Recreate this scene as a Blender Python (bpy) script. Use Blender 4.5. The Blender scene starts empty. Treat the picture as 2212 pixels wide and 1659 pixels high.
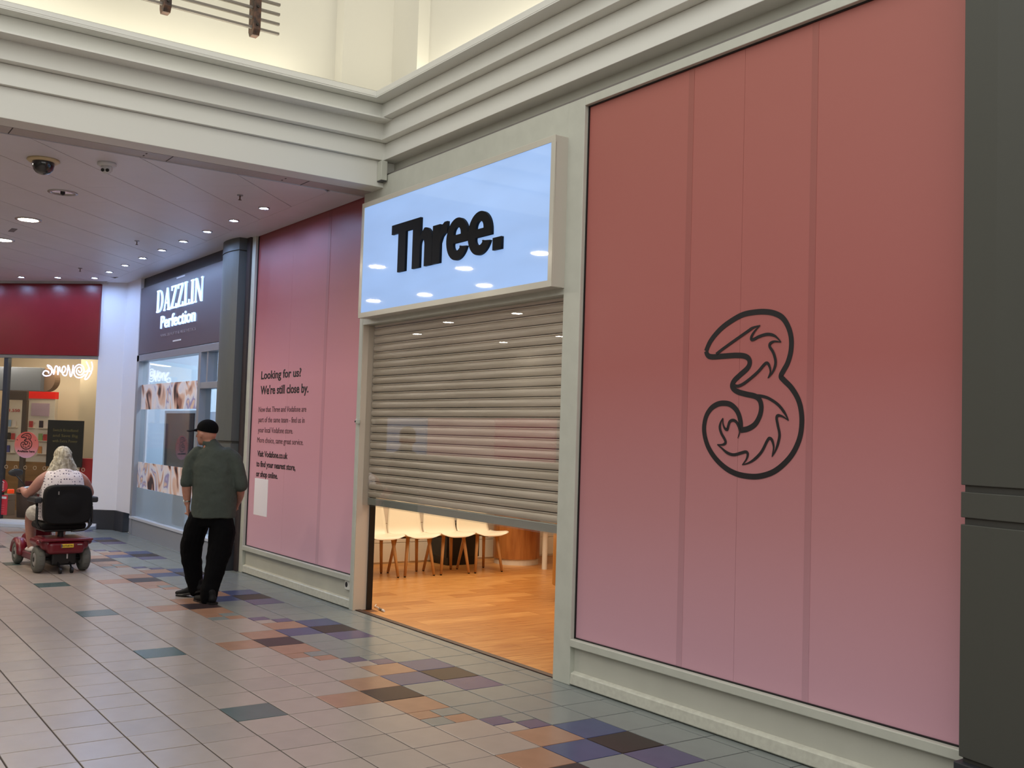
import bpy, bmesh, math, random
from mathutils import Vector, Matrix
random.seed(7)
S = bpy.context.scene
COL = S.collection
PI = math.pi

# ------------------------------------------------------------------ camera, world, exposure
CAM = Vector((4.695, -4.253, 1.62)); YAW, PITCH, ROLL = math.radians(144.871), math.radians(2.895), math.radians(1.767)
FPX = 2237.37
fw = Vector((math.cos(YAW)*math.cos(PITCH), math.sin(YAW)*math.cos(PITCH), math.sin(PITCH)))
rt0 = Vector((math.sin(YAW), -math.cos(YAW), 0)); up0 = rt0.cross(fw)
rt = math.cos(ROLL)*rt0 + math.sin(ROLL)*up0; up = -math.sin(ROLL)*rt0 + math.cos(ROLL)*up0
cd = bpy.data.cameras.new('camera'); cam = bpy.data.objects.new('camera', cd); COL.objects.link(cam)
cd.sensor_width = 36; cd.lens = FPX/2212*36; cd.clip_end = 200
cam.matrix_world = Matrix(((rt.x, up.x, -fw.x, CAM.x), (rt.y, up.y, -fw.y, CAM.y), (rt.z, up.z, -fw.z, CAM.z), (0, 0, 0, 1)))
S.camera = cam
S.view_settings.view_transform = 'Standard'; S.view_settings.look = 'None'; S.view_settings.gamma = 1
S.view_settings.use_curve_mapping = False
S.view_settings.exposure = 0.0
w = bpy.data.worlds.new('world'); S.world = w; w.use_nodes = True
w.node_tree.nodes['Background'].inputs[0].default_value = (1.0, 0.985, 0.95, 1); w.node_tree.nodes['Background'].inputs[1].default_value = 1.55

def area(name, loc, size, power, color, rot=(0, 0, 0), sy=None):
    l = bpy.data.lights.new(name, 'AREA'); l.energy = power; l.color = color; l.size = size
    if sy: l.shape = 'RECTANGLE'; l.size_y = sy
    o = bpy.data.objects.new(name, l); COL.objects.link(o); o.location = loc; o.rotation_euler = rot
    return o
# strip lamps on the shop ceiling behind the shutter
area('shop_lamp', (-4.9, 1.9, 2.95), 2.4, 80, (1, .84, .62), sy=1.6)
area('shop_lamp', (-2.6, 2.2, 2.95), 2.0, 54, (1, .84, .62), sy=1.6)
# skylight glazing over the atrium, lamp trays in the deep soffit
area('salon_lamp', (-9.6, 1.3, 3.3), 1.6, 110, (.72, .86, 1), sy=1.0)
area('cove_lamp', (-3.66, -3.2, 4.62), .10, 26, (1, .95, .80), (PI, 0, 0), sy=5.2)
area('cove_lamp', (-.2, .22, 4.62), 6.2, 30, (1, .95, .80), (PI, 0, 0), sy=.10)

# ------------------------------------------------------------------ materials
def lin(c): return tuple(((v/255)/12.92 if v/255 <= .04045 else ((v/255+.055)/1.055)**2.4) for v in c)
MC = {}
def M(name, rgb, rough=.55, metal=0, noise=None, bump=None, emit=None, spec=.5, coat=0, rgb2=None, stretch=None):
    if name in MC: return MC[name]
    m = bpy.data.materials.new(name); m.use_nodes = True; nt = m.node_tree; b = nt.nodes['Principled BSDF']
    c = lin(rgb) + (1,)
    b.inputs['Base Color'].default_value = c; b.inputs['Roughness'].default_value = rough; b.inputs['Metallic'].default_value = metal
    b.inputs['Specular IOR Level'].default_value = spec
    if coat: b.inputs['Coat Weight'].default_value = coat; b.inputs['Coat Roughness'].default_value = .15
    if emit:
        b.inputs['Emission Color'].default_value = lin(emit[0]) + (1,); b.inputs['Emission Strength'].default_value = emit[1]
    if noise or bump:
        tc = nt.nodes.new('ShaderNodeTexCoord'); mp = nt.nodes.new('ShaderNodeMapping'); nt.links.new(tc.outputs['Object'], mp.inputs[0])
        if stretch: mp.inputs['Scale'].default_value = stretch
        n = nt.nodes.new('ShaderNodeTexNoise'); nt.links.new(mp.outputs[0], n.inputs['Vector'])
        n.inputs['Scale'].default_value = (noise or bump)[0]; n.inputs['Detail'].default_value = 4
        if noise:
            mx = nt.nodes.new('ShaderNodeMixRGB')
            a = noise[1]; d = lin(rgb2) if rgb2 else tuple(v*(1-a) for v in c[:3])
            mx.inputs[1].default_value = c; mx.inputs[2].default_value = d + (1,)
            r = nt.nodes.new('ShaderNodeMapRange'); r.inputs[1].default_value = .35; r.inputs[2].default_value = .65
            nt.links.new(n.outputs[0], r.inputs[0]); nt.links.new(r.outputs[0], mx.inputs[0]); nt.links.new(mx.outputs[0], b.inputs['Base Color'])
        if bump:
            n2 = nt.nodes.new('ShaderNodeTexNoise'); n2.inputs['Scale'].default_value = bump[0]; nt.links.new(mp.outputs[0], n2.inputs['Vector'])
            bp = nt.nodes.new('ShaderNodeBump'); bp.inputs['Strength'].default_value = bump[1]; bp.inputs['Distance'].default_value = .01
            nt.links.new(n2.outputs[0], bp.inputs['Height']); nt.links.new(bp.outputs[0], b.inputs['Normal'])
    MC[name] = m; return m
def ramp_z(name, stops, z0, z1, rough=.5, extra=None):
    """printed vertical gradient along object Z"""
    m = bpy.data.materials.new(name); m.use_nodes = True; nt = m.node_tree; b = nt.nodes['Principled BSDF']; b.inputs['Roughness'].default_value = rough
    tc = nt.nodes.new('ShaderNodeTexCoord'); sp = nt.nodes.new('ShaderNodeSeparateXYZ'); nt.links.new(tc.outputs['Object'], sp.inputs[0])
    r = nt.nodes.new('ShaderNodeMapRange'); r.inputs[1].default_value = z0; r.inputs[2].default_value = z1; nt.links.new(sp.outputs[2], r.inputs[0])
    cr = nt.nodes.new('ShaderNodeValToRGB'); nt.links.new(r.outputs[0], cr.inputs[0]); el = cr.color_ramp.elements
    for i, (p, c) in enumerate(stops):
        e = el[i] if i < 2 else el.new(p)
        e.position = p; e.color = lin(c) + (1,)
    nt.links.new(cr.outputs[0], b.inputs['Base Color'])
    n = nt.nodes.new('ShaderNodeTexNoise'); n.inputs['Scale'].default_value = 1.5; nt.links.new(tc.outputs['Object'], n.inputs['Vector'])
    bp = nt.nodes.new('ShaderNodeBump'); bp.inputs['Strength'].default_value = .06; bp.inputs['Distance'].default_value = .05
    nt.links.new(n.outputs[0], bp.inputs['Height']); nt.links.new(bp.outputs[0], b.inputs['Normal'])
    return m
def glass_mat(name, tint=(1, 1, 1), refl=1.0, alpha_col=0.0):
    m = bpy.data.materials.new(name); m.use_nodes = True; nt = m.node_tree; nt.nodes.clear()
    o = nt.nodes.new('ShaderNodeOutputMaterial'); t = nt.nodes.new('ShaderNodeBsdfTransparent'); t.inputs[0].default_value = tint + (1,)
    g = nt.nodes.new('ShaderNodeBsdfGlossy'); g.inputs['Roughness'].default_value = 0.0
    f = nt.nodes.new('ShaderNodeFresnel'); ge = nt.nodes.new('ShaderNodeNewGeometry'); ir = nt.nodes.new('ShaderNodeMapRange'); ir.inputs[3].default_value = 1.5; ir.inputs[4].default_value = 1/1.5
    nt.links.new(ge.outputs['Backfacing'], ir.inputs[0]); nt.links.new(ir.outputs[0], f.inputs[0])
    mu = nt.nodes.new('ShaderNodeMath'); mu.operation = 'MULTIPLY'; mu.inputs[1].default_value = refl; mu.use_clamp = True; nt.links.new(f.outputs[0], mu.inputs[0])
    mx = nt.nodes.new('ShaderNodeMixShader'); nt.links.new(mu.outputs[0], mx.inputs[0]); nt.links.new(t.outputs[0], mx.inputs[1]); nt.links.new(g.outputs[0], mx.inputs[2])
    nt.links.new(mx.outputs[0], o.inputs[0]); MC[name] = m; return m

WHITE = M('white_paint', (218, 218, 210), .5, bump=(60, .02))
CREAM = M('cream_wall_paint', (206, 202, 188), .7)
FRAME = M('frame_paint', (196, 198, 186), .35, noise=(9, .06))
PLINTH = M('plinth_paint', (194, 194, 182), .45, noise=(5, .04))
SCUFF = M('scuffed_skirting_paint', (204, 204, 190), .5, noise=(30, .08), rgb2=(192, 191, 178), stretch=(1, 1, 1))
GREYCOL = M('grey_cladding', (72, 73, 67), .5, bump=(40, .02))
GREYCOL2 = M('grey_cladding_pale', (86, 90, 88), .5, bump=(40, .02))
DARKBASE = M('dark_base', (44, 46, 52), .45)
BLACK = M('black_plastic', (16, 16, 18), .4)
BLACKPRINT = M('black_print', (24, 20, 24), .5)
GLASS = glass_mat('window_glass', (.93, .96, .96), 1.1)
GLASS2 = glass_mat('shutter_glass', (.97, .98, .98), 1.5)

# ------------------------------------------------------------------ helpers
ORG = {}
def wloc(o):
    v = Vector((0, 0, 0)); 
    while o is not None:
        v = v + o.location; o = o.parent
    return v
def tag(o, label=None, cat=None, group=None, kind=None):
    if label: o['label'] = label
    if cat: o['category'] = cat
    if group: o['group'] = group
    if kind: o['kind'] = kind
    return o
def thing(name, label, cat, loc=(0, 0, 0), rz=0, group=None, kind=None):
    o = bpy.data.objects.new(name, None); COL.objects.link(o); o.location = loc; o.rotation_euler = (0, 0, rz); o.empty_display_size = .1
    return tag(o, label, cat, group, kind)
def link(name, me, mats, parent=None, smooth=False):
    if not isinstance(mats, (list, tuple)): mats = [mats]
    if not len(me.materials):
        for m in mats: me.materials.append(m)
    if smooth: me.polygons.foreach_set('use_smooth', [True]*len(me.polygons))
    o = bpy.data.objects.new(name, me); COL.objects.link(o)
    if parent: o.parent = parent
    return o
class MB:
    """collects shapes in one mesh; off is subtracted so that world coordinates can be used under a placed parent"""
    def __init__(s, off=(0, 0, 0)): s.v = []; s.f = []; s.mi = []; s.off = Vector(off); s.cur = 0
    def _add(s, vs, fs):
        n = len(s.v); s.v += [tuple(Vector(v) - s.off) for v in vs]; s.f += [tuple(n+i for i in f) for f in fs]; s.mi += [s.cur]*len(fs); return s
    def box(s, x0, x1, y0, y1, z0, z1):
        v = [(x0, y0, z0), (x1, y0, z0), (x1, y1, z0), (x0, y1, z0), (x0, y0, z1), (x1, y0, z1), (x1, y1, z1), (x0, y1, z1)]
        return s._add(v, [(0, 3, 2, 1), (4, 5, 6, 7), (0, 1, 5, 4), (1, 2, 6, 5), (2, 3, 7, 6), (3, 0, 4, 7)])
    def prism(s, poly, z0, z1):
        """poly counter-clockwise in xy"""
        n = len(poly); v = [(x, y, z0) for x, y in poly] + [(x, y, z1) for x, y in poly]
        return s._add(v, [tuple(range(n-1, -1, -1)), tuple(range(n, 2*n))] + [(i, (i+1) % n, n+(i+1) % n, n+i) for i in range(n)])
    def extx(s, prof, x0, x1):
        """profile of (y, z) extruded along x"""
        n = len(prof); v = [(x0, y, z) for y, z in prof] + [(x1, y, z) for y, z in prof]
        return s._add(v, [tuple(range(n)), tuple(range(2*n-1, n-1, -1))] + [(i, n+i, n+(i+1) % n, (i+1) % n) for i in range(n)])
    def exty(s, prof, y0, y1):
        """profile of (x, z) extruded along y"""
        n = len(prof); v = [(x, y0, z) for x, z in prof] + [(x, y1, z) for x, z in prof]
        return s._add(v, [tuple(range(n-1, -1, -1)), tuple(range(n, 2*n))] + [(i, (i+1) % n, n+(i+1) % n, n+i) for i in range(n)])
    def lathe(s, c, prof, n=24, axis='z', a0=0, a1=2*PI):
        """prof of (r, h) about an axis through c"""
        cx, cy, cz = c; vs = []; fs = []; full = abs(a1-a0-2*PI) < 1e-6; m = n if full else n+1
        for r, h in prof:
            for i in range(m):
                a = a0+(a1-a0)*i/n; p, q = r*math.cos(a), r*math.sin(a)
                vs.append((cx+p, cy+q, cz+h) if axis == 'z' else (cx+h, cy+p, cz+q) if axis == 'x' else (cx+p, cy+h, cz+q))
        for k in range(len(prof)-1):
            for i in range(n if full else m-1):
                j = (i+1) % m; fs.append((k*m+i, k*m+j, (k+1)*m+j, (k+1)*m+i))
        return s._add(vs, fs)
    def cyl(s, c, r, h, n=20, axis='z', r2=None):
        r2 = r if r2 is None else r2
        return s.lathe(c, [(0, 0), (r, 0), (r2, h), (0, h)], n, axis)
    def tube(s, pts, r, n=10, sc=None):
        """round bar along points; r a number or a list"""
        P = [Vector(p) for p in pts]; vs = []; fs = []; k = len(P)
        ref = Vector((0, 0, 1))
        for i, p in enumerate(P):
            t = (P[min(i+1, k-1)]-P[max(i-1, 0)]).normalized()
            a = t.cross(ref if abs(t.dot(ref)) < .95 else Vector((1, 0, 0))).normalized(); b = t.cross(a)
            rr = r[i] if isinstance(r, (list, tuple)) else r
            for j in range(n):
                an = 2*PI*j/n; vs.append(tuple(p+rr*(math.cos(an)*a+math.sin(an)*b)))
        for i in range(k-1):
            for j in range(n): fs.append((i*n+j, i*n+(j+1) % n, (i+1)*n+(j+1) % n, (i+1)*n+j))
        fs.append(tuple(range(n-1, -1, -1))); fs.append(tuple((k-1)*n+j for j in range(n)))
        return s._add(vs, fs)
    def sph(s, c, rx, ry=None, rz=None, n=16, m=10, rot=None):
        ry = ry or rx; rz = rz or rx; vs = []; fs = []; c = Vector(c)
        for i in range(m+1):
            th = PI*i/m
            for j in range(n):
                ph = 2*PI*j/n; v = Vector((rx*math.sin(th)*math.cos(ph), ry*math.sin(th)*math.sin(ph), rz*math.cos(th)))
                if rot is not None: v = rot @ v
                vs.append(tuple(c+v))
        for i in range(m):
            for j in range(n): fs.append((i*n+j, i*n+(j+1) % n, (i+1)*n+(j+1) % n, (i+1)*n+j))
        return s._add(vs, fs)
    def rbox(s, x0, x1, y0, y1, z0, z1, r=.01, seg=3):
        """box with rounded edges"""
        bm = bmesh.new(); bmesh.ops.create_cube(bm, size=1)
        for v in bm.verts: v.co = Vector(((x0+x1)/2+v.co.x*(x1-x0), (y0+y1)/2+v.co.y*(y1-y0), (z0+z1)/2+v.co.z*(z1-z0)))
        bmesh.ops.bevel(bm, geom=bm.edges[:], offset=min(r, .49*min(x1-x0, y1-y0, z1-z0)), segments=seg, affect='EDGES', profile=.5)
        bm.verts.index_update(); s._add([tuple(v.co) for v in bm.verts], [tuple(v.index for v in f.verts) for f in bm.faces]); bm.free(); return s
    def mesh(s, name='m', bevel=0, seg=2, clean=True):
        me = bpy.data.meshes.new(name); me.from_pydata(s.v, [], s.f); me.polygons.foreach_set('material_index', s.mi)
        bm = bmesh.new(); bm.from_mesh(me)
        if clean: bmesh.ops.remove_doubles(bm, verts=bm.verts[:], dist=1e-5)
        bmesh.ops.recalc_face_normals(bm, faces=bm.faces[:])
        if bevel:
            es = [e for e in bm.edges if len(e.link_faces) == 2 and e.calc_face_angle(0) > .6]
            bmesh.ops.bevel(bm, geom=es, offset=bevel, segments=seg, affect='EDGES', profile=.5)
        bm.to_mesh(me); bm.free(); me.update(); return me
    def build(s, name, mats, parent=None, bevel=0, smooth=False, seg=2):
        return link(name, s.mesh(name, bevel, seg), mats, parent, smooth)
def catmull(P, sub=6, closed=False):
    P = [Vector(p) for p in P]; out = []; n = len(P)
    for i in range(n-1 if not closed else n):
        p0 = P[(i-1) % n] if closed or i > 0 else P[0]; p1 = P[i]; p2 = P[(i+1) % n]; p3 = P[(i+2) % n] if closed or i+2 < n else P[-1]
        for k in range(sub):
            t = k/sub; out.append(.5*((2*p1)+(p2-p0)*t+(2*p0-5*p1+4*p2-p3)*t*t+(3*p1-p0-3*p2+p3)*t**3))
    if not closed: out.append(P[-1])
    return out
def curve2d(splines, depth=0.0, offset=0.0):
    """closed 2D outlines (lists of (x, y)) filled with holes -> mesh lying in XY, thickness along Z"""
    cu = bpy.data.curves.new('c', 'CURVE'); cu.dimensions = '2D'; cu.fill_mode = 'BOTH'; cu.extrude = depth/2; cu.offset = offset
    for sp in splines:
        s_ = cu.splines.new('POLY'); s_.points.add(len(sp)-1); s_.use_cyclic_u = True
        for i, p in enumerate(sp): s_.points[i].co = (p[0], p[1], 0, 1)
    return curve_mesh(cu)
def curve_mesh(cu):
    o = bpy.data.objects.new('tmp', cu); COL.objects.link(o); dg = bpy.context.evaluated_depsgraph_get()
    me = bpy.data.meshes.new_from_object(o.evaluated_get(dg)); bpy.data.objects.remove(o); bpy.data.curves.remove(cu)
    me.materials.clear(); return me
def text_mesh(txt, depth=.002, offset=0.0, spacing=1.0):
    cu = bpy.data.curves.new('t', 'FONT'); cu.body = txt; cu.extrude = depth/2; cu.offset = offset; cu.space_character = spacing; cu.resolution_u = 4
    me = curve_mesh(cu)
    return me
def fit(me, x0, x1, y0, y1):
    """scale the flat mesh into a rectangle; thickness untouched"""
    xs = [v.co.x for v in me.vertices]; ys = [v.co.y for v in me.vertices]
    ax, bx, ay, by = min(xs), max(xs), min(ys), max(ys)
    for v in me.vertices:
        v.co.x = x0+(v.co.x-ax)*(x1-x0)/(bx-ax); v.co.y = y0+(v.co.y-ay)*(y1-y0)/(by-ay)
    return me
def stand(me, y, off=(0, 0, 0)):
    """flat XY mesh -> upright, facing -Y at depth y"""
    for v in me.vertices: v.co = Vector((v.co.x, y-v.co.z, v.co.y))-Vector(off)
    return me
def writing(name, txt, mat, parent, x0, x1, z0, z1, y, off=(0, 0, 0), depth=.002, bold=0.0, spacing=1.0, baseline=True):
    me = text_mesh(txt, depth, bold, spacing)
    if baseline:   # z0 = baseline, z1 = cap height
        cap = .72; xs = [v.co.x for v in me.vertices]; ax, bx = min(xs), max(xs)
        for v in me.vertices: v.co.x = x0+(v.co.x-ax)*(x1-x0)/(bx-ax); v.co.y = z0+v.co.y*(z1-z0)/cap
    else: fit(me, x0, x1, z0, z1)
    stand(me, y, off)
    if name != 'letter':
        o = link(name, me, mat, parent); o['kind'] = 'stuff'; return o
    return letters(me, mat, parent)
def letters(me, mat, parent):
    '''one object per character: islands whose x ranges overlap belong together'''
    bm = bmesh.new(); bm.from_mesh(me); bmesh.ops.remove_doubles(bm, verts=bm.verts[:], dist=1e-6); bm.verts.index_update(); left = set(bm.faces); isl = []
    while left:
        st = [left.pop()]; grp = [st[0]]
        while st:
            f = st.pop()
            for e in f.edges:
                for g in e.link_faces:
                    if g in left: left.remove(g); st.append(g); grp.append(g)
        xs = [v.co.x for f in grp for v in f.verts]; isl.append([min(xs), max(xs), grp])
    isl.sort(key=lambda q: q[0]); out = []
    for q in isl:
        if out and min(q[1], out[-1][1])-max(q[0], out[-1][0]) > .45*min(q[1]-q[0], out[-1][1]-out[-1][0]): out[-1][1] = max(out[-1][1], q[1]); out[-1][2] += q[2]
        else: out.append(q)
    last = None
    for a, b, grp in out:
        vs = []; ix = {}; fs = []
        for f in grp:
            t = []
            for v in f.verts:
                if v.index not in ix: ix[v.index] = len(vs); vs.append(tuple(v.co))
                t.append(ix[v.index])
            fs.append(t)
        m2 = bpy.data.meshes.new('letter'); m2.from_pydata(vs, [], fs); last = link('letter', m2, mat, parent)
    bm.free(); bpy.data.meshes.remove(me); return last
def stroke(points, width, taper0=1, taper1=1):
    """2D stroke as an outline polygon"""
    P = [Vector(p) for p in points]; L = []; R = []; n = len(P)
    for i, p in enumerate(P):
        t = (P[min(i+1, n-1)]-P[max(i-1, 0)]); t = t.normalized() if t.length > 0 else Vector((1, 0))
        nn = Vector((-t.y, t.x)); f = i/(n-1); wd = width*(taper0+(1-taper0)*min(1, f*4))*(taper1+(1-taper1)*min(1, (1-f)*4))/2
        L.append(p+nn*wd); R.append(p-nn*wd)
    return L, R

def organic(name, build, mat, parent, voxel=.008, smooth=4, disp=None, dec=None):
    mb = MB(); build(mb); me = mb.mesh(name, clean=False); o = bpy.data.objects.new('tmp', me); COL.objects.link(o)
    r = o.modifiers.new('r', 'REMESH'); r.mode = 'VOXEL'; r.voxel_size = voxel; r.use_smooth_shade = True
    if smooth: sm = o.modifiers.new('s', 'SMOOTH'); sm.iterations = smooth; sm.factor = .5
    if disp:
        tx = bpy.data.textures.new('folds', 'CLOUDS'); tx.noise_scale = disp[0]; d = o.modifiers.new('d', 'DISPLACE'); d.texture = tx; d.strength = disp[1]; d.mid_level = .5
    if dec: dd = o.modifiers.new('dec', 'DECIMATE'); dd.ratio = dec
    dg = bpy.context.evaluated_depsgraph_get(); m2 = bpy.data.meshes.new_from_object(o.evaluated_get(dg)); bpy.data.objects.remove(o)
    m2.materials.clear(); return link(name, m2, mat, parent, True)
def limb(mb, pts, side=(1, 0, 0), n=16, sub=5):
    """tapered limb: pts (x, y, z, r_side, r_other)"""
    Q = []
    for k in range(len(pts)): Q.append(Vector(pts[k][:3]))
    P = catmull(Q, sub); R = catmull([Vector((p[3], p[4], 0)) for p in pts], sub); sd = Vector(side); vs = []; fs = []; k = len(P)
    for i, p in enumerate(P):
        t = (P[min(i+1, k-1)]-P[max(i-1, 0)]).normalized(); a = (sd-t*sd.dot(t))
        a = a.normalized() if a.length > .05 else t.orthogonal().normalized(); b = t.cross(a)
        for j in range(n):
            an = 2*PI*j/n; vs.append(tuple(p+R[i].x*math.cos(an)*a+R[i].y*math.sin(an)*b))
    for i in range(k-1):
        for j in range(n): fs.append((i*n+j, i*n+(j+1) % n, (i+1)*n+(j+1) % n, (i+1)*n+j))
    fs.append(tuple(range(n-1, -1, -1))); fs.append(tuple((k-1)*n+j for j in range(n)))
    mb._add(vs, fs)
    for k_ in (0, -1):
        a_, b_ = R[k_].x, R[k_].y
        if a_ > .12: mb.sph(P[k_], a_*.97, b_*.97, .012)
        else: mb.sph(P[k_], a_*.98, b_*.98, min(a_, b_)*.98)

def project(p):
    d = Vector(p)-CAM; z = d.dot(fw)
    if z < .2: return None
    return 1106+FPX*d.dot(rt)/z, 829.5-FPX*d.dot(up)/z, z

# ------------------------------------------------------------------ floor
YW = .10
TILECOL = {
 'cream': M('cream_tile', (162, 151, 143), .25, spec=.36, noise=(6, .05)), 'cream2': M('pale_cream_tile', (157, 147, 140), .25, spec=.36, noise=(6, .05)),
 'grey': M('grey_green_tile', (126, 132, 130), .25, spec=.36, noise=(7, .05)), 'blue': M('blue_tile', (66, 76, 114), .25, spec=.36, noise=(7, .08)),
 'purple': M('lilac_blue_tile', (86, 80, 112), .25, spec=.36, noise=(7, .08)),
 'dark': M('dark_brown_tile', (56, 46, 48), .32, spec=.2, noise=(7, .1)), 'peach': M('terracotta_tile', (158, 122, 101), .25, spec=.36, noise=(7, .08)),
 'brown': M('brown_tile', (50, 40, 38), .32, spec=.2, noise=(7, .1)), 'green': M('green_tile', (80, 98, 98), .25, spec=.36, noise=(7, .08)),
}
GROUT = M('grout', (58, 48, 44), .9)
fl = MB().box(-26, 9, -10, YW+.02, -.06, -.0035).build('floor', GROUT); tag(fl, 'tiled mall floor with a pattern band along the shopfront', kind='structure')
T = .3
def colour(r, j):
    k = r % 6
    if j >= -1: return 'grey'
    if j == -2: return {0: 'blue', 1: 'brown', 2: 'purple'}.get(k, 'grey')
    if j == -3: return {0: 'peach', 1: 'blue', 5: 'mosA'}.get(k, 'grey')
    if j == -4: return {1: 'peach', 2: 'dark', 3: 'peach', 4: 'mosB'}.get(k, 'cream')
    if j == -5: return 'peach' if k == 2 else 'cream'
    if j == -7 and k == 2: return 'green'
    return 'cream' if (r*7+j*13) % 5 else 'cream2'
pieces = []   # (x0, x1, y0, y1, colour)
def inshop(x, y):   # behind the angled red shopfront
    lx = (x+12.067)*.7071+(y+.25)*.7071; ly = -(x+12.067)*.7071+(y+.25)*.7071
    return ly > .02
for r in range(-84, 29):
    for j in range(-32, 1):
        x0, x1, y0, y1 = r*T, (r+1)*T, j*T, min((j+1)*T, YW)
        if j == 0: y0, y1 = 0, YW-.0
        if inshop((x0+x1)/2, (y0+y1)/2): continue
        c = colour(r, j)
        if c == 'mosA' or c == 'mosB':
            xm, ym = (x0+x1)/2, (y0+y1)/2
            q = (('purple', 'grey'), ('cream', 'purple')) if c == 'mosA' else (('peach', 'grey'), ('grey' if (r//6) % 2 else 'cream', 'peach'))
            for a in (0, 1):
                for b in (0, 1): pieces.append(((x0, xm)[a], (xm, x1)[a], (y0, ym)[b], (ym, y1)[b], q[a][b]))
        else: pieces.append((x0, x1, y0, y1, c))
def seen(pc):
    q = [project((x, y, 0)) for x in pc[:2] for y in pc[2:4]]
    if any(a is None for a in q): return 0
    xs = [a[0] for a in q]; ys = [a[1] for a in q]
    if max(xs) < 0 or min(xs) > 2212 or min(ys) > 1659 or max(ys) < 0: return 0
    if pc[1] > .4 and pc[3] > -.1 and min(ys) > 1700: return 0
    return 1e4/q[0][2]**3*(pc[1]-pc[0])*(pc[3]-pc[2])
order = sorted(range(len(pieces)), key=lambda i: -seen(pieces[i]))
own = set(i for i in order[:300] if seen(pieces[i]) > 0)
tm = {}
G = .0038
rest = MB(); keys = list(TILECOL)
def tilebox(mb, x0, x1, y0, y1):
    e = .0015; v = [(x0, y0, -.006), (x1, y0, -.006), (x1, y1, -.006), (x0, y1, -.006), (x0, y0, -e), (x1, y0, -e), (x1, y1, -e), (x0, y1, -e),
                    (x0+e, y0+e, 0), (x1-e, y0+e, 0), (x1-e, y1-e, 0), (x0+e, y1-e, 0)]
    mb._add(v, [(0, 1, 5, 4), (1, 2, 6, 5), (2, 3, 7, 6), (3, 0, 4, 7), (4, 5, 9, 8), (5, 6, 10, 9), (6, 7, 11, 10), (7, 4, 8, 11), (8, 9, 10, 11)])
for i, pc in enumerate(pieces):
    x0, x1, y0, y1, c = pc
    if i in own:
        key = (round(x1-x0, 3), round(y1-y0, 3), c)
        if key not in tm:
            mb = MB(); hx, hy = (x1-x0)/2-G, (y1-y0)/2-G; tilebox(mb, -hx, hx, -hy, hy); tm[key] = mb.mesh('tile', clean=False); tm[key].materials.append(TILECOL[c])
        o = bpy.data.objects.new('tile', tm[key]); COL.objects.link(o); o.parent = fl; o.location = ((x0+x1)/2, (y0+y1)/2, random.uniform(-.0004, .0004)); o.rotation_euler = (random.uniform(-.0015, .0015), random.uniform(-.0015, .0015), 0)
    else:
        rest.cur = keys.index(c); tilebox(rest, x0+G, x1-G, y0+G, y1-G)
ro = link('distant_tiles', rest.mesh('distant_tiles', clean=False), [TILECOL[k] for k in keys], fl); ro['kind'] = 'stuff'

# ------------------------------------------------------------------ stepped bulkheads round the atrium
def band(o1, z0, z1, name):
    # mitred strip: left arm along y at x = -3.49+o, right arm along x at y = .01-o
    xa, yb = -3.49+o1, .01-o1; B = .45
    mb = MB(); v = []
    for z, xa, yb in ((z0, xa, yb), (z1, xa-.035, yb+.035)):
        v += [(xa, -9.9, z), (xa, yb, z), (8.9, yb, z), (8.9, yb+B+o1, z), (xa-B-o1, yb+B+o1, z), (xa-B-o1, -9.9, z)]
    mb._add(v, [(0, 1, 7, 6), (1, 2, 8, 7), (2, 3, 9, 8), (3, 4, 10, 9), (4, 5, 11, 10), (5, 0, 6, 11), (6, 7, 10, 11), (7, 8, 9, 10), (5, 4, 1, 0), (4, 3, 2, 1)])
    o = mb.build(name, WHITE, bevel=.004); tag(o, kind='structure'); return o
BANDS = [('trim_1', .162, 4.55, 4.60), ('trim_2', .072, 4.395, 4.540), ('trim_3', .018, 4.225, 4.394), ('trim_4', -.03, 4.058, 4.224)]
labs = ['white top lip of the stepped bulkhead in front of the lit cove', 'white stepped band just below the top lip', 'third white stepped band counted from the top lip', 'lowest white stepped band meeting the shopfront soffit']
for (n, o, a, b), lb in zip(BANDS, labs):
    ob = band(o, a, b, n) if n != 'trim_1' else None
    if ob is None:   # thin lip, open cove tray behind it
        xa, yb = -3.49+o, .01-o; mb = MB()
        mb.box(xa-.02, xa, -9.9, yb+.02, a, b).box(xa, 8.9, yb, yb+.02, a, b)
        ob = tag(mb.build(n, WHITE, bevel=.003), kind='structure')
        MB().box(-4.05, xa-.001, -9.9, .6, 4.541, 4.5495).box(xa-.001, 8.9, yb+.001, .6, 4.541, 4.5495).build('tray', WHITE, ob)
    ob['label'] = lb
# hidden tray closing
# underside fascia of the left arm + ceiling edge rails
f5 = tag(MB().box(-3.78, -3.56, -9.9, YW+.30, 3.822, 4.057).build('trim_5', WHITE, bevel=.004), 'plain white downstand beam edging the lower ceiling', kind='structure')
RAIL = M('ceiling_rail_metal', (176, 168, 164), .4, noise=(8, .08))
r6 = MB(); 
edge = MB().box(-3.985, -3.785, -9.9, YW-.005, 3.822, 3.86)
rail = tag(edge.build('trim_6', RAIL), 'flat grey rail with screw slots along the lower ceiling edge', kind='structure')
for k in range(8): MB().box(-3.983, -3.787, -.55-k*1.2, -.542-k*1.2, 3.8205, 3.825).build('joint', M('joint_dark', (70, 64, 62), .8), rail)
for k in range(8):
    for dx in (-.04, .04): MB().box(-3.885+dx-.012, -3.885+dx+.012, -.75-k*1.2, -.738-k*1.2, 3.820, 3.824).build('screw_slot', M('joint_dark', (0, 0, 0)), rail)
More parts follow.
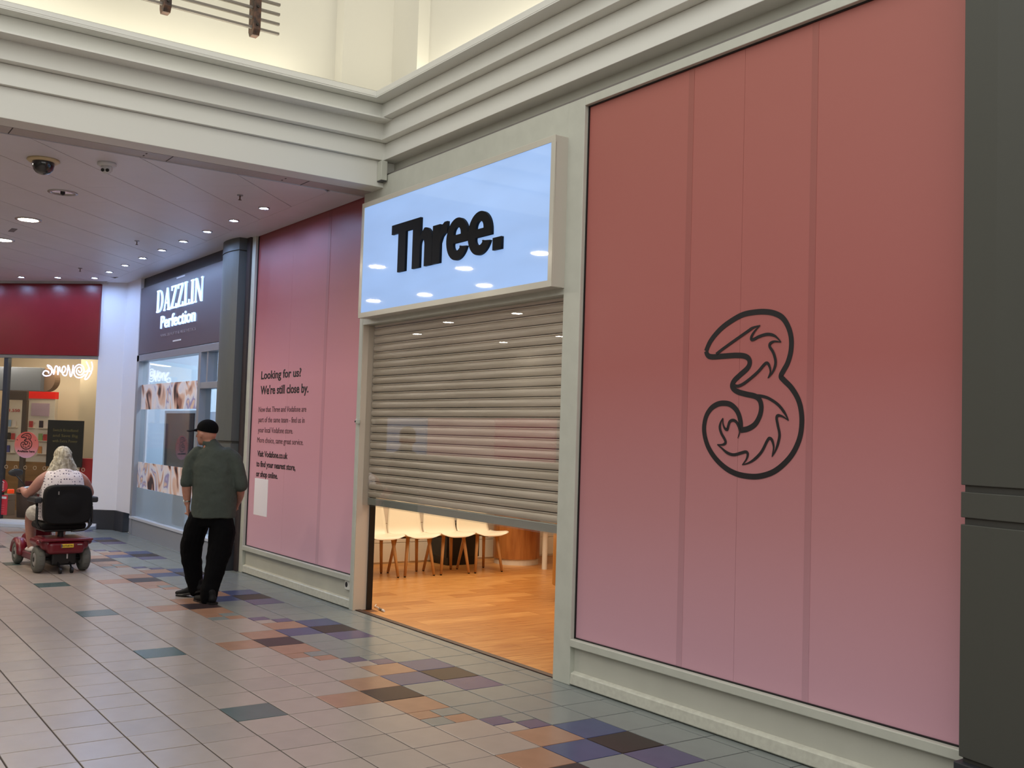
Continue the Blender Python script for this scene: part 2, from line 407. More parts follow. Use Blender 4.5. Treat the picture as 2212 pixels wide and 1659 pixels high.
# small boxed bracket where beam meets shopfront
br = thing('junction_box', 'small white upright box at the beam end above the blue-white sign', 'junction box', (-3.50, .05, 3.86))
MB((-3.50, .05, 3.86)).box(-3.558, -3.475, .0, .06, 3.87, 4.045).build('cover', FRAME, br, .004)
MB((-3.50, .05, 3.86)).box(-3.555, -3.48, .004, .056, 3.862, 3.872).build('base', DARKBASE, br)

# ------------------------------------------------------------------ upper lit walls
wl = tag(MB().box(-4.15, -3.95, -9.9, -.23, 4.40, 9).box(-4.15, -3.80, -.27, .25, 4.40, 9).build('wall_left', CREAM), 'cream upper wall lit from the cove above the lower ceiling', kind='structure')
wr = tag(MB().box(-3.80, -3.33, .24, .9, 4.40, 9).box(-3.33, 8.9, .36, .9, 4.40, 9).build('wall_right', CREAM), 'cream upper wall lit from the cove above the shopfront', kind='structure')
cp = MB().box(-4.15, -3.35, -9.9, .6, 4.380, 4.394).build('wall_left_ledge', WHITE, wl)
# wall rack up high
IRON = M('rack_iron', (124, 117, 108), .45, .5); WOOD_D = M('dark_wood_bracket', (92, 62, 44), .6, noise=(20, .5), rgb2=(38, 26, 20))
rk = thing('metal_bar_rack', 'rack of long metal bars on dark wooden brackets up on the cream wall', 'wall rack', (-3.62, -1.9, 4.95))
off = (-3.62, -1.9, 4.95)
for k in range(7): MB(off).box(-3.54, -3.512, -4.6, -.99, 4.942+k*.0835, 4.964+k*.0835).build('bar', IRON, rk, .003)
for y in (-1.20, -1.935, -2.67, -3.40, -4.13):
    b = MB(off).exty([(-3.60, 4.93), (-3.575, 4.885), (-3.50, 4.885), (-3.475, 4.93), (-3.475, 5.6), (-3.60, 5.6)], y-.03, y+.03).build('bracket', WOOD_D, rk, .004)
    for k in range(4): MB(off).cyl((-3.478, y, 4.97+k*.15), .012, .014, 8, 'x').build('bolt', M('iron_bolt', (60, 56, 52), .4, .8), b)
for y in (-1.3, -3.9): MB(off).box(-3.95, -3.60, y-.02, y+.02, 5.35, 5.39).build('arm', IRON, rk)
mb = MB(off)
for k in range(12): pass
MB(off).box(-3.50, -3.49, -2.75, -2.10, 5.01, 5.35).build('sign_board', M('pale_board', (150, 148, 140), .5), rk, .002)

# ------------------------------------------------------------------ lower ceiling
CEILM = M('ceiling_metal', (214, 212, 218), .42, noise=(3, .04))
CZ = 3.815
ce = tag(MB().box(-26, -3.98, -9.9, .35, CZ+.012, CZ+.05).build('ceiling', M('ceiling_backing', (96, 88, 88), .8)), 'lower ceiling of pale metal panels laid diagonally', kind='structure')
def clip(poly, a, b, c):   # keep a*x+b*y <= c
    out = []
    for i in range(len(poly)):
        p, q = poly[i], poly[(i+1) % len(poly)]; dp = a*p[0]+b*p[1]-c; dq = a*q[0]+b*q[1]-c
        if dp <= 0: out.append(p)
        if dp*dq < 0: t = dp/(dp-dq); out.append((p[0]+t*(q[0]-p[0]), p[1]+t*(q[1]-p[1])))
    return out
PWID = .585   # plank width measured across
s2 = math.sqrt(.5)
k0 = (-4.708+(-2.89))*s2   # plank seams run along (-1, 1); coordinate across them is (x+y)/sqrt2
dz = MC['joint_dark']
np_ = 0
for k in range(-36, 12):
    u0, u1 = k0+k*PWID+.004, k0+(k+1)*PWID-.004
    for seg in range(-3, 16):
        v0, v1 = seg*2.4+(.6 if k % 2 else 0), (seg+1)*2.4+(.6 if k % 2 else 0)-.003
        # across unit (s2,s2), along unit (-s2,s2)
        poly = [(u*s2-v*s2, u*s2+v*s2) for u, v in ((u0, v0), (u1, v0), (u1, v1), (u0, v1))]
        poly = clip(poly, 0, 1, -.25); poly = clip(poly, 1, 0, -3.99) if poly else poly; poly = clip(poly, 0, -1, 9.9) if poly else poly; poly = clip(poly, -1, 0, 26) if poly else poly
        if len(poly) < 3: continue
        poly = clip(poly, -s2, s2, 12.067*s2-.25*s2-.12)
        if len(poly) < 3: continue
        ar = abs(sum(poly[i][0]*poly[(i+1) % len(poly)][1]-poly[(i+1) % len(poly)][0]*poly[i][1] for i in range(len(poly))))/2
        if ar < .01: continue
        MB().prism(poly, CZ, CZ+.012).build('ceiling_panel', CEILM, ce); np_ += 1
MB().box(-12.2, -3.99, -.247, YW, CZ, CZ+.012).build('border_panel', CEILM, ce)
bl = clip([(-14.5, -2.6), (-12.0, -.1), (-12.1, .1), (-14.8, -2.5)], 1, 0, 0)
MB().prism([(-14.2, -2.42), (-12.02, -.24), (-12.12, -.12), (-14.32, -2.32)], CZ-.03, CZ+.012).build('border_panel', CEILM, ce)

LAMPW = M('downlight_glow_cool', (255, 255, 255), emit=((170, 202, 255), 760))
LAMPY = M('downlight_glow_warm', (255, 255, 255), emit=((255, 240, 215), 240))
RING = M('downlight_ring', (170, 166, 166), .25, .3); CAN = M('downlight_reflector', (190, 188, 190), .15, .9)
def downlight(x, y, r, glow, label, group, lit=True, z=CZ):
    t = thing('recessed_downlight', label, 'ceiling light', (x, y, z), group=group)
    MB().lathe((0, 0, 0), [(r*1.35, 0), (r*1.35, -.006), (r*1.05, -.010), (r, -.002), (r, .0)], 24).build('trim_ring', RING, t, smooth=True)
    if lit: MB().cyl((0, 0, -.005), r*(.72 if r < .06 else .98), .003, 20).build('lens', glow, t)
    else:
        MB().lathe((0, 0, 0), [(r, -.003), (r*.7, -.001), (r*.3, -.002), (0, -.002)], 20).build('reflector', CAN, t, smooth=True)
        MB().sph((0, 0, -.006), r*.22).build('bulb', BLACK, t, smooth=True)
    return t
n = 0
near = ['nearest the pink left window', 'second out from the pink left window', 'third out from the pink left window', 'above the grey bow-fronted column', 'first past the grey column', 'second past the grey column', 'above the dark salon sign', 'just past the salon sign', 'in the corner above the white wall']
for k in range(9): downlight(-5.104-.818*k, -.44-.008*k, .042, LAMPW, 'small downlight in the wall row, ' + near[k], 'small downlights along the shopfront ceiling')
for (x, y), s in zip([(-12.05, -.94), (-12.45, -1.38), (-12.85, -1.82), (-13.25, -2.25)], ['beside the corner', 'midway along', 'toward the picture edge', 'beyond the window mullion']):
    downlight(x, y, .042, LAMPW, 'small downlight over the red shopfront, ' + s, 'small downlights over the red shop')
downlight(-7.506, -2.17, .10, LAMPY, 'large warm lit downlight nearest the unlit one', 'large round downlights')
downlight(-9.104, -2.17, .10, LAMPY, 'large warm lit downlight farther from the atrium, cut by the picture edge', 'large round downlights')
downlight(-5.82, -2.17, .10, LAMPY, 'large unlit downlight with a bare reflector behind the dome camera', 'large round downlights', lit=False)
for x, y, wh in [(-6.775, -3.07, 'under the last letters of the lit sign'), (-5.16, -3.12, 'at the right edge of the lit sign'), (-7.868, -4.12, 'low down right of centre in the lit sign'), (-9.416, -4.02, 'at the bottom centre of the lit sign'),
    (-10.73, -3.8, 'in the bottom left corner of the lit sign'), (-12.55, -6.05, 'on the second shutter slat, left of the middle'), (-10.31, -6.1, 'on the top shutter slats, toward the right'), (-15.15, -6.85, 'highest up near the left of the shutter'),
    (-15.2, -9.2, 'on the third shutter slat, right of the middle'), (-12.97, -9.15, 'at the right end of the shutter by the post')]:
    downlight(x, y, .10, LAMPY, 'large downlight mirrored ' + wh, 'large round downlights seen by reflection')
# ceiling fittings
t = thing('dome_camera', 'black glass dome security camera in a cream ring on the ceiling', 'security camera', (-4.617, -2.572, CZ))
MB().lathe((0, 0, 0), [(0, 0), (.125, 0), (.13, -.012), (.115, -.024), (.088, -.024), (0, -.02)], 32).build('ring', M('aged_cream_plastic', (206, 186, 144), .4), t, smooth=True)
MB().lathe((0, 0, 0), [(.088, -.02), (.088, -.05), (.078, -.085), (.055, -.112), (.025, -.126), (0, -.13)], 32).build('dome', M('smoked_dome', (8, 10, 16), .06, coat=1), t, smooth=True)
t = thing('turret_camera', 'small white twin-lens camera beside the dome camera', 'security camera', (-4.36, -2.125, CZ))
MB().lathe((0, 0, 0), [(0, 0), (.075, 0), (.077, -.02), (.06, -.032), (0, -.03)], 28).build('base', M('camera_white', (205, 205, 205), .35), t, smooth=True)
hd = MB().sph((0, 0, -.05), .047, .047, .045).build('head', MC['camera_white'], t, smooth=True)
vd = Vector((.86, -.5, -.35)).normalized(); sd = Vector((.5, .86, 0)).normalized()
for s in (-1, 1):
    c = Vector((0, 0, -.055))+vd*.036+sd*.019*s; MB().tube([c, c+vd*.014], .014, 14).build('lens', BLACK, hd)
for (x, y), s in zip([(-4.72, -.83), (-7.95, -.895), (-10.8, -.9)], ['above the pink left window', 'near the column', 'near the far corner']):
    t = thing('sprinkler', 'tiny sprinkler head hanging from the ceiling ' + s, 'sprinkler', (x, y, CZ), group='ceiling sprinklers')
    MB().cyl((0, 0, -.008), .028, .008, 16).build('rose', RING, t); MB().cyl((0, 0, -.045), .006, .04, 8).build('stem', M('sprinkler_brass', (90, 60, 50), .4, .6), t)
    MB().cyl((0, 0, -.05), .016, .004, 10).build('deflector', MC['sprinkler_brass'], t)
t = tag(MB().box(-8.43, -8.20, -2.22, -2.16, CZ-.006, CZ-.001).build('ceiling_vent', M('vent_grey', (120, 112, 116), .6)), 'small flat grey vent between the two lit large downlights', 'vent')

# ------------------------------------------------------------------ shopfront wall
hw = tag(MB().box(-3.98, 2.12, YW+.075, YW+.26, 3.93, 4.39).box(2.12, 8.9, YW+.02, YW+.3, -.05, 4.39).build('wall_shopfront', PLINTH), 'painted wall strip above the shop windows', kind='structure')
sof = tag(MB().extx([(.095, 3.929), (.095, 3.950), (.110, 3.955), (.30, 3.955), (.30, 3.929)], -3.56, 8.9).build('trim_7', M('ledge_shadow_tone', (120, 114, 110), .6)), 'thin ledge strip coloured dark for the shadow between the shopfront head and the stepped band', kind='structure')  # dark tone paints the shadow line above the shopfront head
PT = 3.867
def shop_window(n, x0, x1, left_post, right_post, lab):
    w_ = thing('window_%d' % n, lab, None, ((x0+x1)/2, YW, 0), kind='structure'); of = ((x0+x1)/2, YW, 0)
    xl, xr = x0-left_post, x1+right_post
    if left_post: MB(of).box(xl, x0, .068, .26, 0, 3.925).build('post', FRAME, w_, .004)
    if right_post: MB(of).box(x1, xr, .068, .26, 0, 3.925).build('post', FRAME, w_, .004)
    MB(of).box(x0, x1, .068, .24, PT, 3.925).build('head_rail', FRAME, w_, .003)
    MB(of).box(x0, x1, .062, .24, .252, .302).build('sill_rail', FRAME, w_, .005)
    MB(of).box(x0, x1, .105, .24, .06, .252).build('plinth_panel', PLINTH, w_)
    MB(of).extx([(.24, .004), (.24, .085), (.105, .092), (.075, .078), (.07, .012), (.08, .004)], x0, x1).build('skirting_board', SCUFF, w_, .003)
    MB(of).box(x0, x1, .09, .24, -.003, .006).build('shadow_gap', BLACK, w_)
    MB(of).box(x0, x1, .125, .24, .302, PT).build('backing_panel', DARKBASE, w_)
    return w_
shop_window(1, -.690, 2.125, .18, 0, 'large shop window frame right of the shutter, white plinth below')
shop_window(2, -6.615, -3.925, .10, .065, 'tall shop window frame left of the shutter, white plinth below')
PINKS = [(0.0, (206, 160, 174)), (.25, (188, 130, 134)), (.5, (174, 101, 98)), (1.0, (170, 98, 88))]
PINKL = [(0.0, (220, 176, 192)), (.28, (216, 158, 170)), (.52, (214, 148, 156)), (.75, (164, 88, 92)), (1.0, (134, 60, 62))]  # print gradient, its top darkened to paint in the ceiling's shade
pinkR = ramp_z('coral_to_pink_print', PINKS, .3, 3.87, .45); pinkL = ramp_z('coral_to_pink_print_shaded', PINKL, .3, 3.87, .45)
overM = ramp_z('overlap_print', [(p, tuple(int(v*.93) for v in c)) for p, c in PINKS], .3, 3.87, .45)
overL = ramp_z('overlap_print_shaded', [(p, tuple(int(v*.93) for v in c)) for p, c in PINKL], .3, 3.87, .45)
def graphic(name, label, xs, seams, mat, om, of):
    g = thing(name, label, 'window graphic', of)
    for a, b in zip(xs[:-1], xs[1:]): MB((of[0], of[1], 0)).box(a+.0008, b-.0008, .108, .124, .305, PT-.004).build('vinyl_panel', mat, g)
    for gx0, gx1, gz0, gz1 in ((xs[0]-.004, xs[0]+.004, .302, PT), (xs[-1]-.004, xs[-1]+.004, .302, PT), (xs[0], xs[-1], .302, .310), (xs[0], xs[-1], PT-.008, PT)):
        MB((of[0], of[1], 0)).box(gx0, gx1, .098, .1075, gz0, gz1).build('gasket', BLACK, g)
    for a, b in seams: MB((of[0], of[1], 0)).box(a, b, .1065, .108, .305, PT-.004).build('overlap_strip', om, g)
    return g
gR = graphic('window_graphic', 'huge pink vinyl window graphic with a black outlined flame-like numeral 3', [-.685, .277, .70, 1.19, 2.12], [(.254, .300), (1.169, 1.210)], pinkR, overM, (.7, .11, 0))
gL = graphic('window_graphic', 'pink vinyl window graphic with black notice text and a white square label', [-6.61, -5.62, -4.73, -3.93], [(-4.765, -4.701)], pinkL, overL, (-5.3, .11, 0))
LOGO = {
'outer': [(0.443, 2.148), (0.477, 2.205), (0.545, 2.264), (0.623, 2.306), (0.718, 2.339), (0.811, 2.346), (0.884, 2.342), (0.947, 2.328), (1.001, 2.3), (1.041, 2.248), (1.062, 2.185), (1.061, 2.117), (1.041, 2.056), (1.014, 2.016), (0.997, 1.986), (1.017, 1.965), (1.069, 1.922), (1.113, 1.864), (1.135, 1.803), (1.141, 1.736), (1.13, 1.662), (1.093, 1.587), (1.035, 1.525), (0.958, 1.474), (0.87, 1.447), (0.788, 1.441), (0.694, 1.451), (0.606, 1.483), (0.526, 1.538), (0.469, 1.606), (0.441, 1.687), (0.451, 1.761), (0.488, 1.812), (0.537, 1.838), (0.587, 1.845), (0.64, 1.837), (0.684, 1.808), (0.709, 1.769), (0.72, 1.726), (0.716, 1.697)],
'inner': [(0.443, 2.148), (0.456, 2.125), (0.49, 2.113), (0.579, 2.113), (0.676, 2.113), (0.738, 2.106), (0.769, 2.089), (0.776, 2.063), (0.759, 2.036), (0.708, 2.002), (0.666, 1.972), (0.65, 1.945), (0.662, 1.924), (0.696, 1.907), (0.758, 1.893), (0.813, 1.883), (0.843, 1.869), (0.86, 1.846), (0.865, 1.811), (0.853, 1.769), (0.822, 1.727), (0.772, 1.702), (0.72, 1.694)],
'flame_b': [(0.813, 1.885), (0.868, 1.881), (0.922, 1.866), (0.985, 1.831), (1.029, 1.787), (1.054, 1.749)],
'fb2': [(1.054, 1.749), (1.017, 1.769), (0.984, 1.776), (0.973, 1.762), (0.983, 1.721), (0.995, 1.673), (0.985, 1.625), (0.967, 1.584), (0.946, 1.554)],
'fb3': [(0.946, 1.554), (0.957, 1.604), (0.945, 1.642), (0.927, 1.653), (0.91, 1.637), (0.875, 1.581), (0.831, 1.541), (0.786, 1.516), (0.737, 1.502)],
'fb4': [(0.737, 1.502), (0.767, 1.535), (0.775, 1.564), (0.761, 1.575), (0.728, 1.568), (0.672, 1.556), (0.623, 1.566), (0.584, 1.589), (0.547, 1.61)],
'fb5': [(0.547, 1.61), (0.588, 1.61), (0.61, 1.622), (0.602, 1.642), (0.577, 1.674), (0.564, 1.706), (0.57, 1.736), (0.587, 1.761)],
'fb6': [(0.587, 1.761), (0.588, 1.728), (0.602, 1.703), (0.62, 1.696), (0.627, 1.714), (0.638, 1.74), (0.662, 1.749), (0.688, 1.739), (0.706, 1.712), (0.714, 1.683), (0.701, 1.649)],
'fa1': [(0.524, 2.127), (0.578, 2.156), (0.674, 2.203), (0.758, 2.243), (0.795, 2.26), (0.848, 2.27)],
'fa2': [(0.848, 2.27), (0.815, 2.246), (0.791, 2.219), (0.785, 2.198), (0.801, 2.195), (0.842, 2.209), (0.896, 2.218), (0.941, 2.21), (0.972, 2.191), (0.995, 2.169)],
'fa3': [(0.995, 2.169), (0.951, 2.176), (0.922, 2.167), (0.918, 2.149), (0.943, 2.116), (0.959, 2.073), (0.956, 2.039), (0.937, 2.005), (0.909, 1.978)],
'fa4': [(0.909, 1.978), (0.926, 2.012), (0.916, 2.047), (0.9, 2.061), (0.88, 2.052), (0.838, 2.015), (0.774, 1.973), (0.723, 1.947), (0.686, 1.94), (0.659, 1.952)]}
def logo_mesh(sx=1, sz=1, cx=0, cz=0, wk=1.0):
    mb = MB(); lay = 0
    for k, pts in LOGO.items():
        big = k in ('outer', 'inner'); P = catmull([Vector((p[0], p[1])) .to_3d() for p in pts], 5); P = [Vector((p.x, p.y)) for p in P]
        wd = (.031 if big else .0165)*wk
        L, R = stroke(P, wd, 1 if big or k in ('flame_b', 'fa1') else .25, 1 if big or k == 'fa4' else .25)
        yy = -.0002*lay; lay += 1
        for i in range(len(P)-1):
            mb._add([(cx+(q.x-.79)*sx, yy, cz+(q.y-1.894)*sz) for q in (L[i], R[i], R[i+1], L[i+1])], [(0, 1, 2, 3)])
            mb._add([(cx+(q.x-.79)*sx, yy+.001, cz+(q.y-1.894)*sz) for q in (L[i], R[i], R[i+1], L[i+1])], [(3, 2, 1, 0)])
    return mb
lo = logo_mesh().mesh('logo', clean=False); lob = link('numeral_emblem', lo, BLACKPRINT, gR); lob.location = (.79-.7, .1055-.11, 1.894)
of = (-5.3, .11, 0)
GREYPRINT = M('faded_print', (96, 62, 70), .5)
for txt, x0, x1, z0, z1, mm, bo, dsc in [
    ('Looking for us?', -6.375, -5.285, 2.172, 2.262, BLACKPRINT, .02, 1), ("We're still close by.", -6.375, -5.09, 2.003, 2.098, BLACKPRINT, .02, 1),
    ('Now that Three and Vodafone are', -6.405, -5.125, 1.806, 1.868, GREYPRINT, 0, 0), ('part of the same team - find us in', -6.40, -5.155, 1.692, 1.754, GREYPRINT, 0, 0),
    ('your local Vodafone store.', -6.40, -5.44, 1.578, 1.640, GREYPRINT, 0, 0), ('More choice, same great service.', -6.41, -5.165, 1.466, 1.528, GREYPRINT, 0, 0),
    ('Visit Vodafone.co.uk', -6.39, -5.552, 1.312, 1.378, BLACKPRINT, .018, 0), ('to find your nearest store,', -6.405, -5.335, 1.200, 1.266, BLACKPRINT, .018, 0), ('or shop online.', -6.40, -5.79, 1.090, 1.156, BLACKPRINT, .018, 0)]:
    writing('letter' if dsc else 'lettering', txt, mm, gL, x0, x1, z0, z1, .1066, of, .0016, bo)
MB(of).box(-6.43, -6.045, .1055, .1078, .665, 1.07).build('label_square', M('white_sticker', (246, 240, 244), .5), gL)
# socket
t = thing('wall_socket', 'white socket with a dark round hole at the plinth near the door post', 'socket', (-4.0, .10, .2))
MB((-4.0, .10, .2)).rbox(-4.055, -3.955, .082, .107, .165, .255, .006).build('plate', M('plate_white', (226, 226, 218), .3), t)
MB((-4.0, .10, .2)).cyl((-4.015, .0805, .212), .024, .003, 16, 'y').build('hole', BLACK, t)
t = thing('door_sensor', 'tiny white sensor knob on the door post beside the shutter', 'sensor', (-3.86, .07, 1.7))
MB((-3.86, .07, 1.7)).rbox(-3.875, -3.835, .035, .07, 1.69, 1.735, .008).build('case', FRAME, t); MB((-3.86, .07, 1.7)).sph((-3.868, .036, 1.712), .009).build('eye', BLACK, t)

# columns
def column(label, cx, sgn, z1, nm):
    prof = [(-.38, .32), (-.385, .10), (-.355, .0), (-.26, -.055), (-.10, -.085), (.10, -.08), (.20, -.062), (.255, -.045), (.258, .32)]
    if sgn > 0: prof = [(-.37, .32), (-.37, -.045), (-.2, -.075), (0, -.095), (.2, -.09), (.36, -.05), (.40, .32)]
    c = thing(nm, label, None, (cx, .1, 0), kind='structure'); of = (0, 0, 0)
    if sgn < 0: prof = [(p.x, p.y) for p in catmull([Vector((x, y, 0)) for x, y in prof[1:-1]], 4)]; prof = [(-.385, .32)]+prof+[(.258, .32)]
    def sc(k, yk=0): return [(x*k, (y-.32)*(1+yk)+.32-.1) for x, y in prof]
    for a, b in ((.31, 1.30), (1.33, 1.44), (1.47, 3.66), (3.675, z1)):
        MB().prism(sc(1, 0), a, b).build('cladding_panel', GREYCOL if sgn > 0 else GREYCOL2, c, .003 if sgn > 0 else 0)
    MB().prism([(x*.965, y+.012) for x, y in sc(1, 0)], .02, z1-.01).build('core', M('column_core', (60, 60, 56), .6), c)
    MB().prism(sc(1.03, .06), .0, .29).build('base', DARKBASE, c, .005)
    return c
column('grey bow-fronted column between the salon and the pink left window', -7.08, -1, CZ, 'column')
column('dark grey column at the right end of the pink window', 2.50, 1, 4.05, 'column')
tag(MB().box(-6.82, -6.716, .045, .3, 0, CZ).build('trim_8', M('column_filler', (64, 54, 54), .5)), 'narrow dark filler strip between column and window post', kind='structure')

# ------------------------------------------------------------------ lit fascia sign
sg = thing('fascia_sign', 'backlit pale blue lightbox sign reading Three. above the shutter', 'sign', (-2.3, 0, 2.64)); of = (-2.3, 0, 2.64)
X0, X1, Z0, Z1 = -3.735, -.862, 2.642, 3.686
MB(of).box(X0, X1, -.035, .095, Z0, Z1).build('box_body', M('sign_body', (196, 190, 178), .3), sg, .004)
mb = MB(of); fwd = .045
mb.box(X0, X1, -.045, -.034, Z0, Z0+fwd).box(X0, X1, -.045, -.034, Z1-fwd, Z1).box(X0, X0+fwd, -.045, -.034, Z0+fwd, Z1-fwd).box(X1-fwd, X1, -.045, -.034, Z0+fwd, Z1-fwd)
mb.build('frame', M('sign_frame', (200, 196, 182), .2), sg, .002)
pm = M('sign_lightpanel', (120, 130, 140), .03, emit=((146, 182, 236), 1.0), spec=.6)
nt = pm.node_tree; b = nt.nodes['Principled BSDF']; tc = nt.nodes.new('ShaderNodeTexCoord'); nz = nt.nodes.new('ShaderNodeTexNoise'); nz.inputs['Scale'].default_value = 1.6
mp = nt.nodes.new('ShaderNodeMapping'); mp.inputs['Scale'].default_value = (.6, 1, 2.2); nt.links.new(tc.outputs['Object'], mp.inputs[0]); nt.links.new(mp.outputs[0], nz.inputs[0])
mr = nt.nodes.new('ShaderNodeMapRange'); mr.inputs[1].default_value = .3; mr.inputs[2].default_value = .7; mr.inputs[3].default_value = .80; mr.inputs[4].default_value = .94
nt.links.new(nz.outputs[0], mr.inputs[0]); nt.links.new(mr.outputs[0], b.inputs['Emission Strength'])
MB(of).box(X0+fwd, X1-fwd, -.040, -.034, Z0+fwd, Z1-fwd).build('light_panel', pm, sg)
def arc(cx, cy, rx, ry, a0, a1, n=14): return [(cx+rx*math.cos(math.radians(a0+(a1-a0)*i/n)), cy+ry*math.sin(math.radians(a0+(a1-a0)*i/n))) for i in range(n+1)]
ZB = 2.975
def letter(sp, x0, x1):
    # sp: outlines in a unit where 1 = width, heights in metres above the baseline
    me = curve2d([[(x0+(x1-x0)*px, pz) for px, pz in s_] for s_ in sp], .022); return me
Tt = [[(0, .415), (1, .415), (1, .335), (.675, .335), (.675, 0), (.325, 0), (.325, .335), (0, .335)]]
hh = [[(0, .415), (.385, .415), (.385, .262)] + arc(.62, .19, .38, .128, 95, 0, 12) + [(1.0, 0), (.615, 0), (.615, .175)] + arc(.5, .175, .115, .055, 0, 180, 8) + [(.385, 0), (0, 0)]]
rr = [[(0, .31), (.50, .31), (.50, .245), (.62, .295), (.80, .318), (1, .318), (1, .225), (.84, .228), (.66, .205), (.53, .155), (.53, 0), (0, 0)]]
def ee():
    o = arc(.5, .155, .5, .165, 0, 180, 20)+arc(.5, .155, .5, .163, 180, 345, 20)
    o = [(1.0, .125)]+arc(.5, .155, .5, .166, 0, 180, 20)+arc(.5, .155, .5, .166, 180, 335, 18)+[(.62, .095)]+arc(.5, .115, .17, .052, -20, -180, 10)+[(.34, .125)]
    hole = arc(.5, .195, .165, .055, 0, 180, 12)+[(.335, .188), (.665, .188)]
    return [o, hole]
dd = [[(0, 0), (1, 0), (1, .092), (0, .092)]]
for sp, a, b in ((Tt, -3.118, -2.752), (hh, -2.752, -2.432), (rr, -2.428, -2.206), (ee(), -2.216, -1.90), (ee(), -1.904, -1.582), (dd, -1.563, -1.449)):
    me = letter(sp, a, b); 
    for v in me.vertices: v.co.y += ZB
    stand(me, -.0535, of); link('letter', me, M('sign_letter', (10, 11, 14), .6, spec=.2), sg)

# ------------------------------------------------------------------ shutter doorway
dr = thing('door_1', 'white framed doorway of the shop with glass in front of a half raised shutter', None, (-2.3, YW, 0), kind='structure'); of = (-2.3, YW, 0)
MB(of).box(-3.86, -.87, .07, .26, 2.60, 3.925).build('header_panel', FRAME, dr)
MB(of).box(-3.862, -3.853, .075, .205, 0, 2.60).build('reveal', M('reveal_paint', (206, 190, 172), .5), dr)
MB(of).box(-3.862, -3.838, .205, .26, 0, 2.60).build('guide_rail', BLACK, dr)
MB(of).box(-.905, -.872, .17, .26, 0, 2.60).build('guide_rail', BLACK, dr)
MB(of).box(-3.86, -.87, YW, .15, -.002, .006).build('threshold', M('threshold_strip', (62, 40, 32), .5), dr)
MB(of).box(-3.852, -.872, .128, .134, .955, 2.60).build('glass', GLASS2, dr)
SLAT = M('galvanised_slat', (230, 214, 196), .36, .08, noise=(5, .2), rgb2=(208, 192, 172), stretch=(.25, 1, 6))
DKM = M('slat_seam', (40, 34, 30), .7)
rs = thing('roller_shutter', 'ribbed metal roller shutter stopped about waist height under the lit sign', 'shutter', (-2.3, .2, .955)); of = (-2.3, .2, .955)
pitch = (2.575-1.02)/21.0
for k in range(22):
    z = 1.022+k*pitch; pr = []
    for i in range(9):
        f = i/8; pr.append((.2-.022*math.sin(PI*(.10+.80*f))**.6, z+.005+f*(pitch-.017)))
    prof = [(.212, z+.002), (.202, z+.004)] + pr + [(.190, z+pitch-.011), (.181, z+pitch-.010), (.181, z+pitch-.003), (.190, z+pitch-.003), (.212, z+pitch-.003)]
    MB(of).extx(prof, -3.838, -.885).build('slat', SLAT, rs)
    MB(of).box(-3.838, -.885, .198, .204, z+pitch-.004, z+pitch+.005).build('seam', DKM, rs)
MB(of).box(-3.838, -.885, .175, .215, .957, 1.020).build('bottom_rail', M('rail_alloy', (168, 172, 164), .35, .4), rs, .004)

# ------------------------------------------------------------------ shop interior
sf = tag(MB().box(-6.8, .6, .26, 6.2, -.06, -.003).box(-3.9, -.8, .15, .26, -.06, -.003).build('floor_shop', M('plank_gap', (110, 66, 32), .7)), 'timber plank floor inside the shuttered shop', kind='structure')
WDS = [M('oak_plank_%d' % i, c, .33, noise=(4, .3), rgb2=d, stretch=(9, .8, 1)) for i, (c, d) in enumerate([((206, 148, 82), (178, 114, 54)), ((214, 156, 90), (190, 128, 66)), ((198, 138, 74), (170, 106, 48))])]
pm_ = {}
xx = -6.78; col = 0
while xx < .5:
    y = .152-(col*.37) % 1.2
    while y < 6.2:
        y0, y1 = max(y, .152), min(y+1.2, 6.2)
        x_lim = (xx < -3.85 or xx > -.95)
        if x_lim and y0 < .262: y0 = .262
        if y1-y0 > .03:
            mb = MB().box(xx+.0008, xx+.1912, y0+.0008, y1-.0008, -.012, 0); o = mb.build('plank', WDS[(col*7+int(y*3)) % 3], sf)
        y += 1.2
    xx += .192; col += 1
WT = M('shop_white_panel', (226, 214, 194), .5)
lw = tag(MB().box(-6.9, -6.72, .3, 6.3, 0, 3.2).box(-6.72, .6, 6.2, 6.3, 0, 3.2).box(.5, .6, .3, 6.2, 0, 3.2).box(-6.8, .6, .3, 6.3, 3.1, 3.2).build('wall_shop', WT), 'white lined wall inside the shuttered shop', kind='structure')
for r_ in range(7):
    for c_ in range(6): MB().box(-6.72, -6.706, .32+c_*.98, .32+c_*.98+.972, .02+r_*.24, .02+r_*.24+.234).build('panel', WT, lw, .002)
CHW = M('chair_shell', (240, 228, 206), .38); OAK = M('oak_leg', (208, 160, 104), .45, noise=(12, .3), rgb2=(186, 136, 84), stretch=(1, 1, .2))
